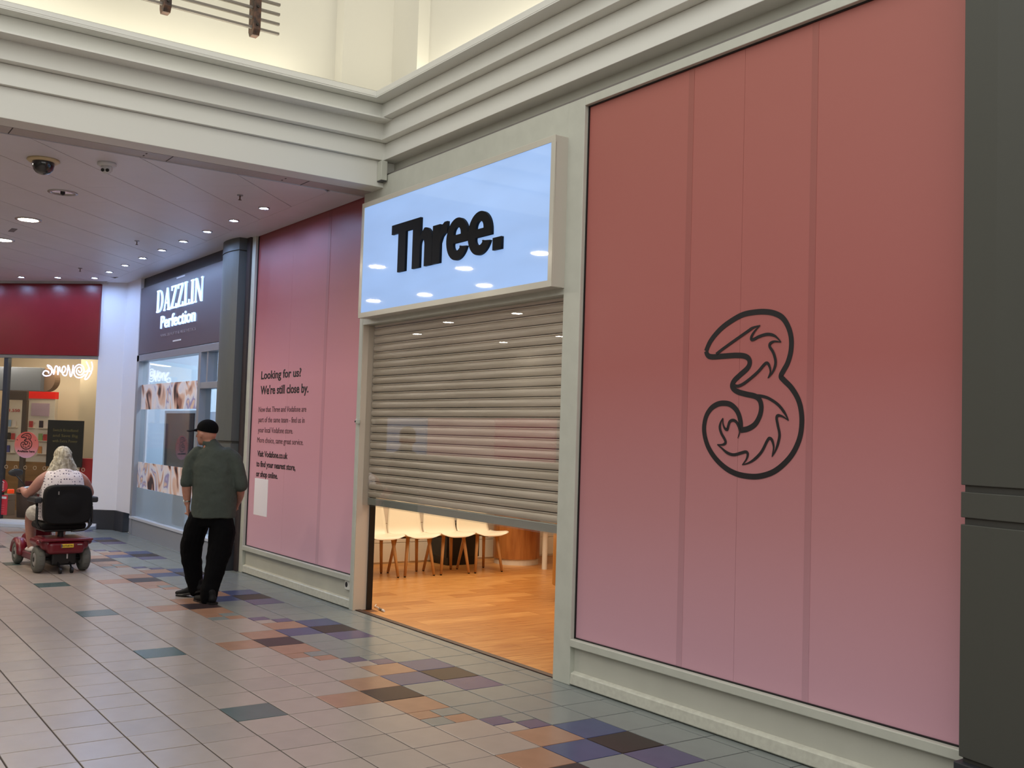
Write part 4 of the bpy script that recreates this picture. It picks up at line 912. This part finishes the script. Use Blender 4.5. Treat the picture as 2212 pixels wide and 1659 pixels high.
# ------------------------------------------------------------------ people
SKIN = M('skin_tanned', (176, 124, 104), .5, noise=(30, .12)); SKIN2 = M('skin_fair', (172, 122, 108), .5, noise=(30, .12))
def hand(mb, wrist, palm_dir, curl_dir, thumb_dir, s=1.0):
    """palm plus five separate curled fingers"""
    W_ = Vector(wrist); d = Vector(palm_dir).normalized(); c = Vector(curl_dir).normalized(); a = d.cross(c).normalized()
    if a.dot(Vector(thumb_dir)) < 0: a = -a
    limb(mb, [tuple(W_)+(.026*s, .02*s), tuple(W_+d*.045*s)+(.040*s, .017*s), tuple(W_+d*.088*s)+(.041*s, .014*s)], side=a, n=12, sub=3)
    for k, ln in enumerate((.068, .076, .072, .056)):
        b = W_+d*.085*s+a*(.031-.0205*k)*s; p1 = b+d*ln*.5*s+c*.006*s; p2 = p1+(d*.75+c*.65).normalized()*ln*.34*s; p3 = p2+(d*.3+c*.95).normalized()*ln*.30*s
        limb(mb, [tuple(b)+(.0092*s, .0092*s), tuple(p1)+(.0088*s, .0088*s), tuple(p2)+(.008*s, .008*s), tuple(p3)+(.007*s, .007*s)], side=a, n=8, sub=2)
    b = W_+d*.03*s+a*.03*s; p1 = b+(d*.6+a*.7).normalized()*.035*s; p2 = p1+(d*.9+a*.15+c*.3).normalized()*.03*s; p3 = p2+(d+c*.5).normalized()*.02*s
    limb(mb, [tuple(b)+(.013*s, .012*s), tuple(p1)+(.011*s, .011*s), tuple(p2)+(.0098*s, .0098*s), tuple(p3)+(.008*s, .008*s)], side=c, n=8, sub=2)
def head(mb, c, f, s=1.0, nose=.022):
    """c centre of skull, f facing direction (unit, horizontal)"""
    c = Vector(c); f = Vector(f).normalized(); r = f.cross(Vector((0, 0, 1))); u = Vector((0, 0, 1)); R = Matrix((r, f, u)).transposed()
    mb.sph(c+f*-.008, .076*s, .096*s, .105*s, 20, 14, R); mb.sph(c+f*.030-u*.058, .056*s, .062*s, .062*s, 18, 12, R); mb.sph(c+f*.060-u*.098, .028*s, .026*s, .022*s, 14, 10, R)
    mb.sph(c+f*.078+u*.012, .045*s, .018*s, .012*s, 14, 8, R)
    limb(mb, [tuple(c+f*.088+u*.004)+(.008, .006), tuple(c+f*.106-u*.022)+(.010, .010), tuple(c+f*(.092+nose)-u*.036)+(.013, .011)], side=r, n=10, sub=3)
    mb.sph(c+f*.088-u*.066, .024*s, .012*s, .007*s, 12, 8, R); mb.sph(c+f*.086-u*.078, .021*s, .012*s, .008*s, 12, 8, R)
    for k in (-1, 1):
        e = c+r*k*.076*s-f*.006-u*.022
        mb.sph(e, .010, .018, .030, 12, 8, R); mb.sph(e+r*k*.008-f*.006+u*.004, .006, .014, .024, 12, 8, R)
        mb.sph(c+r*k*.034+f*.062-u*.030, .022, .020, .020, 12, 8, R)
EYE = M('eye_white', (220, 214, 208), .3); IRIS = M('eye_iris', (60, 44, 36), .2)
def eyes(c, f, parent, s=1.0):
    c = Vector(c); f = Vector(f).normalized(); r = f.cross(Vector((0, 0, 1)))
    for k in (-1, 1):
        p = c+r*k*.032*s+f*.080*s+Vector((0, 0, -.004)); e = MB().sph(p, .0125, n=14, m=10).build('eye', EYE, parent, smooth=True); MB().sph(p+f*.0075, .0062, n=10, m=8).build('iris', IRIS, e, smooth=True)

MY = YAW-PI/2      # local x = rightwards seen from the photograph's spot, local y = away
man = thing('person', 'man in black cap, dark green T-shirt and black trousers walking past the salon', 'person', (-4.93, -.93, 0), MY)
FH = Vector((-.90, .44, 0)).normalized(); HC = (-.055, .03, 1.565)
def body(mb):
    head(mb, HC, FH)
    limb(mb, [(-.0, .02, 1.36, .07, .07), (-.015, .02, 1.44, .058, .062), (-.03, .025, 1.52, .056, .062)])
    limb(mb, [(.03, .03, .82, .13, .09), (.035, .03, .95, .15, .10), (.03, .03, 1.15, .16, .10), (.015, .02, 1.30, .14, .075), (.0, .02, 1.38, .06, .055)], sub=4)
    for sx, kx, ky, ax, ay in ((-1, -.155, .09, -.135, .17), (1, .125, -.02, .095, -.13)):
        limb(mb, [(.02+sx*.07, .02, .84, .06, .07), ((.02+sx*.09+kx)/2, .03+ky/2-.015, .66, .06, .065), (kx, ky, .47, .05, .055), ((ax+kx)/2, (ay+ky)/2, .29, .045, .048), (ax, ay, .08, .036, .04)])
    limb(mb, [(-.14, .02, 1.35, .045, .05), (-.195, .02, 1.25, .045, .05), (-.214, .015, 1.12, .045, .046), (-.216, .03, 1.02, .044, .044), (-.210, .05, .89, .029, .025)])
    limb(mb, [(.165, .02, 1.35, .045, .05), (.25, .01, 1.25, .045, .05), (.285, .01, 1.10, .045, .046), (.275, .08, 1.0, .042, .043), (.235, .18, .91, .028, .024)])
    hand(mb, (-.208, .052, .885), (.12, .05, -1), (.8, .15, -.2), (-.1, .9, .2)); hand(mb, (.232, .185, .905), (-.5, .6, -.8), (-.8, -.3, -.2), (0, .5, .9))
organic('body', body, SKIN, man, .0065, 3)
eyes(HC, FH, man)
def shirt(mb):
    limb(mb, [(.045, .03, .775, .207, .172), (.045, .03, .82, .207, .172), (.05, .03, .90, .208, .175), (.05, .03, 1.05, .209, .172), (.04, .02, 1.20, .209, .150), (.03, .02, 1.31, .203, .125), (.01, .02, 1.385, .165, .10), (-.0, .02, 1.44, .085, .075), (-.015, .02, 1.462, .070, .068)], sub=5, n=24)
    limb(mb, [(-.12, .02, 1.365, .07, .07), (-.165, .02, 1.32, .066, .07), (-.198, .018, 1.22, .062, .066), (-.215, .016, 1.10, .062, .062)])
    limb(mb, [(.155, .02, 1.365, .075, .075), (.22, .02, 1.32, .072, .075), (.262, .015, 1.22, .069, .072), (.292, .012, 1.085, .070, .070)])
organic('t_shirt', shirt, M('dark_green_cotton', (62, 70, 64), .85, noise=(40, .1)), man, .008, 3, (.10, .018))
def cloth_trousers(mb):
    limb(mb, [(.035, .03, .88, .17, .12), (.03, .03, .80, .19, .145), (.02, .025, .70, .17, .12)], sub=4, n=20)
    limb(mb, [(-.075, .025, .78, .098, .115), (-.115, .04, .66, .108, .12), (-.165, .085, .48, .102, .105), (-.160, .13, .30, .090, .095), (-.135, .165, .13, .076, .088), (-.132, .17, .075, .074, .085)])
    limb(mb, [(.115, .02, .78, .105, .115), (.145, .005, .64, .120, .12), (.130, -.04, .44, .108, .11), (.105, -.09, .25, .088, .098), (.085, -.13, .10, .078, .09), (.083, -.135, .05, .076, .088)])
organic('trousers', cloth_trousers, M('black_trousers', (8, 8, 10), .9, spec=.1), man, .008, 3, (.10, .022))
SH = M('black_shoe', (14, 14, 16), .7, spec=.25)
def shoe(c, d, tilt):
    c = Vector(c); d = Vector(d).normalized(); sd = d.cross(Vector((0, 0, 1)))
    def f(mb):
        limb(mb, [tuple(c-d*.085+Vector((0, 0, .045+tilt*.05)))+(.036, .042), tuple(c+Vector((0, 0, .046+tilt*.03)))+(.042, .042), tuple(c+d*.09+Vector((0, 0, .034+tilt*.01)))+(.048, .032), tuple(c+d*.165+Vector((0, 0, .028)))+(.038, .024)], side=sd, n=14)
        limb(mb, [tuple(c-d*.06+Vector((0, 0, .05+tilt*.05)))+(.036, .042), tuple(c-d*.055+Vector((0, 0, .11+tilt*.05)))+(.040, .044)], side=sd, n=12)
    s_ = organic('shoe', f, SH, man, .006, 2)
    prof = [(-.125, -.034), (-.09, -.044), (0, -.042), (.09, -.052), (.17, -.040), (.20, 0), (.17, .040), (.09, .05), (0, .042), (-.09, .042), (-.125, .03)]
    mb = MB(); top = [c+d*a+sd*b+Vector((0, 0, .018+tilt*max(0, (.1-a))*.30)) for a, b in prof]; bot = [p-Vector((0, 0, .018)) for p in top]; nn = len(prof)
    mb._add([tuple(v) for v in bot+top], [tuple(range(nn)), tuple(range(nn, 2*nn))]+[(i, (i+1) % nn, nn+(i+1) % nn, nn+i) for i in range(nn)]); mb.build('sole', BLACK, s_)
shoe((-.150, .155, 0), (-.85, .35, 0), 1.0); shoe((.075, -.140, 0), (-.72, .62, 0), 0)
c = Vector(HC); r_ = FH.cross(Vector((0, 0, 1))); R = Matrix((r_, FH, Vector((0, 0, 1)))).transposed()
CAPM = M('black_cap_cloth', (10, 10, 12), .9, spec=.1)
def capf(mb): 
    mb.sph(c+Vector((0, 0, .040))-FH*.014, .088, .110, .088, 22, 14, R)
cap = organic('cap', capf, CAPM, man, .006, 2)
me = cap.data; bm = bmesh.new(); bm.from_mesh(me)
bmesh.ops.bisect_plane(bm, geom=bm.verts[:]+bm.edges[:]+bm.faces[:], plane_co=c+Vector((0, 0, .018)), plane_no=Vector((0, 0, 1))+FH*-.18, clear_inner=True)
bm.to_mesh(me); bm.free()
vs = []; N = 12
for k, (rr_, dz_) in enumerate(((.086, .030), (.205, .010))):
    for i in range(N+1):
        a = -1.05+2.1*i/N; vs.append(c+FH*(.02+rr_*math.cos(a) if k else .02+.082*math.cos(a))+r_*(math.sin(a)*(.088 if k == 0 else .098))+Vector((0, 0, .026+dz_-.018-.012*abs(math.sin(a)) ** 2)))
mb = MB(); V2 = [tuple(v) for v in vs]+[tuple(v-Vector((0, 0, .006))) for v in vs]; n1 = N+1
F = [(i, i+1, n1+i+1, n1+i) for i in range(N)]+[(2*n1+i, 2*n1+n1+i, 2*n1+n1+i+1, 2*n1+i+1) for i in range(N)]+[(n1+i, n1+i+1, 3*n1+i+1, 3*n1+i) for i in range(N)]+[(i, 2*n1+i, 2*n1+i+1, i+1) for i in range(N)]+[(0, n1, 3*n1, 2*n1), (N, 2*n1+N, 3*n1+N, n1+N)]
mb._add(V2, F); mb.build('brim', CAPM, cap, smooth=False)
MB().lathe((-.211, .048, .918), [(.030, -.011), (.033, -.008), (.033, .008), (.030, .011)], 20).build('watch_strap', M('watch_metal', (190, 186, 178), .25, .9), man, smooth=True)
MB().cyl((-.240, .035, .918), .017, .010, 18, 'x').build('watch_face', M('watch_dial', (220, 220, 214), .2), man)

# ------------------------------------------------------------------ mobility scooter (local: x right, y forward)
SC = thing('mobility_scooter', 'dark red four-wheeled mobility scooter with black high-backed seat', 'mobility scooter', (-7.42, -1.675, 0), math.radians(94))
RP = M('scooter_red', (104, 10, 28), .3, coat=.3); MAR = M('scooter_maroon', (96, 44, 54), .4); TY = M('grey_tyre', (98, 98, 92), .8, bump=(90, .2)); HUB = M('hub_grey', (150, 150, 148), .35, .3)
def wheel(x, y, r, wd_):
    t = MB().lathe((x-wd_/2, y, r), [(r*.55, 0), (r*.82, -.004), (r*.96, .008), (r, wd_*.3), (r, wd_*.7), (r*.96, wd_-.008), (r*.82, wd_+.004), (r*.55, wd_)], 36, 'x')
    for k in range(18):
        a = 2*PI*k/18; ca, sa = math.cos(a), math.sin(a)
        t.tube([(x-wd_*.25, y+ca*(r-.001), r+sa*(r-.001)), (x+wd_*.25, y+ca*(r-.001), r+sa*(r-.001))], .004, 5)
    tw = t.build('wheel', TY, SC, smooth=True)
    for s_ in (-1, 1):
        MB().lathe((x+s_*wd_*.5-(0.012 if s_ > 0 else -.012), y, r), [(0, .0), (r*.25, .004*s_), (r*.30, .018*s_), (r*.5, .010*s_), (r*.58, 0)], 28, 'x').build('hub', HUB, tw, smooth=True)
        MB().cyl((x+s_*(wd_*.5+.004)-.004, y, r), r*.16, .010, 16, 'x').build('hub_cap', BLACK, tw)
wheel(-.235, 0, .142, .085); wheel(.235, 0, .142, .085); wheel(-.225, .86, .125, .075); wheel(.225, .86, .125, .075)
# rear body shell
def shell(mb):
    mb.rbox(-.245, .245, -.17, .26, .245, .375, .045, 4); mb.rbox(-.19, .19, -.20, .2, .205, .34, .04, 4)
    for s_ in (-1, 1): mb.rbox(min(s_*.17, s_*.29), max(s_*.17, s_*.29), -.13, .19, .295, .365, .03, 4)
organic('rear_body', shell, RP, SC, .008, 4)
MB().rbox(-.27, .27, -.215, -.10, .345, .375, .012).build('bumper', RP, SC, smooth=False)
MB().rbox(-.13, .13, -.12, .16, .08, .22, .02).build('motor_housing', BLACK, SC)
MB().tube([(-.2, 0, .142), (.2, 0, .142)], .018, 12).build('axle', BLACK, SC)
MB().rbox(-.20, .20, .15, .80, .10, .135, .015).build('foot_deck', MAR, SC)
MB().box(-.17, .17, .24, .76, .135, .141).build('deck_mat', M('deck_rubber', (58, 50, 52), .8), SC)
for s_ in (-1, 1): MB().rbox(min(s_*.185, s_*.225), max(s_*.185, s_*.225), .12, .78, .09, .165, .015).build('side_skirt', MAR, SC)
def front(mb):
    mb.rbox(-.17, .17, .72, 1.02, .16, .34, .06, 4); mb.rbox(-.10, .10, .70, .84, .2, .44, .05, 4)
    for s_ in (-1, 1):
        for k in range(25):
            a = math.radians(5+7.1*k); mb.sph((s_*.225, .86+.146*math.cos(a), .125+.146*math.sin(a)), .056, .034, .034)
organic('front_body', front, RP, SC, .008, 4)
MB().tube([(0, .78, .36), (0, .70, .60), (0, .62, .82)], [.028, .024, .022], 14).build('tiller', BLACK, SC, smooth=True)
def pod(mb): mb.rbox(-.12, .12, .56, .70, .80, .90, .03, 4)
ph = organic('control_pod', pod, M('pod_grey', (150, 146, 144), .4), SC, .008, 3)
MB().rbox(-.05, .05, .70, .74, .82, .88, .012).build('headlight', M('lamp_clear', (210, 210, 210), .1), ph)
for s_ in (-1, 1):
    hb = MB().tube(catmull([Vector((s_*.08, .62, .86)), Vector((s_*.20, .60, .88)), Vector((s_*.30, .52, .87)), Vector((s_*.33, .44, .86))], 5), .014, 10).build('handlebar', M('bar_silver', (190, 188, 186), .3, .7), SC, smooth=True)
    MB().tube([(s_*.30, .52, .87), (s_*.335, .42, .858)], .020, 12).build('grip', BLACK, hb, smooth=True)
    MB().rbox(min(s_*.36, s_*.43), max(s_*.36, s_*.43), .60, .635, .81, .86, .01).build('reflector', M('orange_reflector', (236, 74, 30), .3, emit=((236, 74, 30), .15)), hb)
MB().tube(catmull([Vector((-.24, .60, .88)), Vector((-.30, .58, .95)), Vector((-.36, .60, 1.02))], 4), .007, 8).build('mirror_stalk', BLACK, SC)
mr_ = MB(); mr_.rbox(-.43, -.28, .60, .615, 1.01, 1.08, .006)
def mir(mb): mb.sph((-.355, .61, 1.045), .082, .014, .045, 20, 10)
organic('mirror', mir, M('mirror_back', (46, 50, 54), .25), SC, .006, 1)
MB().cyl((0, .06, .36), .03, .10, 16).build('seat_post', BLACK, SC)
SE = M('black_seat_vinyl', (12, 12, 14), .75, spec=.3)
def seatf(mb): mb.rbox(-.235, .235, -.08, .36, .455, .535, .035, 4)
organic('seat', seatf, SE, SC, .008, 3)
MB().rbox(-.20, .20, -.06, .30, .435, .46, .01).build('seat_pan', BLACK, SC)
def backf(mb):
    N_ = 28
    for yk, kk in ((-.165, .94), (-.14, 1), (-.105, 1)): pass
    pr = []
    for q in range(N_):
        a = 2*PI*q/N_; ca, sa = math.cos(a), math.sin(a); pr.append((.250*abs(ca)**.42*(1 if ca > 0 else -1), .735+.215*abs(sa)**.42*(1 if sa > 0 else -1)))
    mb.exty([(x*.94, .735+(z-.735)*.94) for x, z in pr], -.185, -.17); mb.exty(pr, -.172, -.10); mb.sph((0, -.15, .735), .20, .052, .17, 20, 12)
sb = organic('backrest', backf, SE, SC, .008, 4)
MB().box(-.115, -.105, -.196, -.184, .845, .88).build('zip_tag', M('zip_metal', (190, 190, 190), .3, .8), sb)
MB().tube(catmull([Vector((.22, -.13, .58)), Vector((.225, -.18, .51)), Vector((.17, -.20, .465)), Vector((.05, -.14, .45))], 5), .012, 8).build('seat_tube', BLACK, SC, smooth=True)
for s_ in (-1, 1):
    MB().tube(catmull([Vector((s_*.25, -.08, .48)), Vector((s_*.285, -.07, .54)), Vector((s_*.285, -.05, .70)), Vector((s_*.285, -.02, .755))], 4), .014, 8).build('arm_bracket', BLACK, SC, smooth=True)
    MB().rbox(min(s_*.25, s_*.33), max(s_*.25, s_*.33), -.13, .21, .752, .815, .018).build('armrest', M('armrest_pad', (40, 42, 46), .5), SC)
pl = MB().rbox(-.065, .065, -.2175, -.212, .278, .318, .003).build('number_plate', M('yellow_plate', (226, 190, 60), .4), SC)
writing('lettering', 'K3THRYN', BLACKPRINT, pl, -.050, .054, .288, .308, -.2185, (0, 0, 0), .001, .01)
MB().box(-.064, -.053, -.2185, -.2175, .280, .316).build('plate_band', M('plate_blue', (60, 60, 110), .4), pl)
MB().box(.105, .155, -.213, -.210, .302, .312).build('maker_badge', M('badge_silver', (190, 184, 186), .3, .6), SC)
for s_ in (-1, 1):
    MB().tube([(s_*.06, -.10, .12), (s_*.06, -.19, .06)], .010, 8).build('anti_tip_arm', BLACK, SC); MB().cyl((s_*.06-.012, -.20, .035), .033, .024, 16, 'x').build('anti_tip_wheel', BLACK, SC)
MB().rbox(.02, .035, -.135, -.125, .15, .21, .003).build('tow_tag', M('tag_white', (200, 196, 196), .4), SC)

# ------------------------------------------------------------------ woman on the scooter
wo = thing('person', 'white-haired woman in a white dotted sleeveless top riding the red scooter', 'person', (-7.42, -1.675, 0), math.radians(94))
WH = (0.0, .15, 1.235); WF = Vector((-.12, 1, 0)).normalized()
def wbody(mb):
    head(mb, WH, WF, .95)
    limb(mb, [(0, .11, 1.04, .07, .06), (0, .13, 1.12, .052, .054), (0, .145, 1.19, .052, .056)])
    limb(mb, [(0, .08, .60, .15, .10), (0, .06, .75, .16, .11), (0, .06, .92, .15, .10), (0, .08, 1.02, .13, .07), (0, .10, 1.08, .06, .05)], sub=4)
    for s_ in (-1, 1):
        limb(mb, [(s_*.10, .10, .61, .08, .075), (s_*.13, .32, .61, .08, .075), (s_*.16, .56, .60, .070, .070), (s_*.165, .63, .52, .062, .062), (s_*.16, .62, .36, .055, .055), (s_*.155, .60, .20, .036, .038)])
        limb(mb, [(s_*.155, .09, 1.04, .05, .05), (s_*.225, .09, .98, .056, .056), (s_*.285, .12, .89, .053, .053), (s_*.325, .18, .835, .046, .046), (s_*.33, .29, .85, .040, .040), (s_*.33, .395, .875, .028, .024)])
        hand(mb, (s_*.33, .40, .876), (0, 1, -.12), (0, .2, -1), (-s_, 0, 0), .9)
organic('body', wbody, SKIN2, wo, .007, 3)
eyes(WH, WF, wo, .95)
def top(mb):
    limb(mb, [(0, .085, .56, .235, .15), (0, .07, .70, .240, .155), (0, .06, .84, .236, .15), (0, .06, .96, .218, .128), (0, .075, 1.04, .175, .10), (0, .10, 1.095, .085, .07)], sub=5, n=24)
    for s_ in (-1, 1): limb(mb, [(s_*.09, .09, 1.045, .062, .06), (s_*.155, .085, 1.02, .060, .07), (s_*.175, .08, .95, .05, .075)])
TOPM = bpy.data.materials.new('dotted_cotton'); TOPM.use_nodes = True; nt = TOPM.node_tree; b = nt.nodes['Principled BSDF']; b.inputs['Roughness'].default_value = .85
tc = nt.nodes.new('ShaderNodeTexCoord'); mp = nt.nodes.new('ShaderNodeMapping'); mp.inputs['Scale'].default_value = (34, 34, 34); nt.links.new(tc.outputs['Object'], mp.inputs[0])
vo = nt.nodes.new('ShaderNodeTexVoronoi'); vo.inputs['Randomness'].default_value = .25; vo.inputs['Scale'].default_value = 1; nt.links.new(mp.outputs[0], vo.inputs['Vector'])
th = nt.nodes.new('ShaderNodeMath'); th.operation = 'LESS_THAN'; th.inputs[1].default_value = .27; nt.links.new(vo.outputs['Distance'], th.inputs[0])
mx = nt.nodes.new('ShaderNodeMixRGB'); mx.inputs[1].default_value = lin((222, 214, 216))+(1,); mx.inputs[2].default_value = lin((92, 82, 100))+(1,); nt.links.new(th.outputs[0], mx.inputs[0]); nt.links.new(mx.outputs[0], b.inputs['Base Color'])
organic('sleeveless_top', top, TOPM, wo, .008, 3, (.08, .012))
def shorts(mb):
    limb(mb, [(0, .09, .65, .205, .13), (0, .10, .59, .205, .12)], sub=3, n=20)
    for s_ in (-1, 1): limb(mb, [(s_*.09, .12, .615, .115, .095), (s_*.125, .33, .62, .108, .095), (s_*.155, .53, .595, .095, .09)])
organic('shorts', shorts, M('white_lace', (218, 214, 206), .9, noise=(70, .25)), wo, .008, 3, (.03, .010))
for s_ in (-1, 1):
    cc = Vector((s_*.155, .62, .142))
    def wsh(mb, cc=cc): limb(mb, [tuple(cc+Vector((0, -.07, .04)))+(.034, .040), tuple(cc+Vector((0, .02, .038)))+(.040, .038), tuple(cc+Vector((0, .11, .026)))+(.044, .024), tuple(cc+Vector((0, .16, .022)))+(.034, .020)], n=12)
    s1 = organic('shoe', wsh, M('white_trainer', (214, 206, 200), .6), wo, .007, 2)
def hair(mb):
    c = Vector(WH)
    mb.sph(c+Vector((0, -.025, .02)), .092, .105, .108, 22, 14)
    random.seed(3)
    for k in range(40):
        a = PI+PI*(k/39.0)*1.0; a = -math.radians(20)-math.radians(140)*(k/39.0); rx, ry = .088, .105
        x0, y0 = rx*math.cos(a), ry*math.sin(a)-.01; l = random.uniform(.13, .20); fx = x0*1.95+random.uniform(-.02, .02)
        limb(mb, [tuple(c+Vector((x0*.6, y0*.75, .06)))+(.016, .014), tuple(c+Vector((x0*1.02, y0*1.0, -.01)))+(.017, .015), tuple(c+Vector((x0*1.45, y0*1.02, -.08)))+(.017, .014), tuple(c+Vector((fx, y0*1.0, -.01-l)))+(.007, .006)], n=8, sub=3)
organic('hair', hair, M('white_hair', (206, 200, 180), .6, noise=(55, .45), rgb2=(140, 130, 110), stretch=(1, 1, .12)), wo, .0055, 1, (.035, .018))
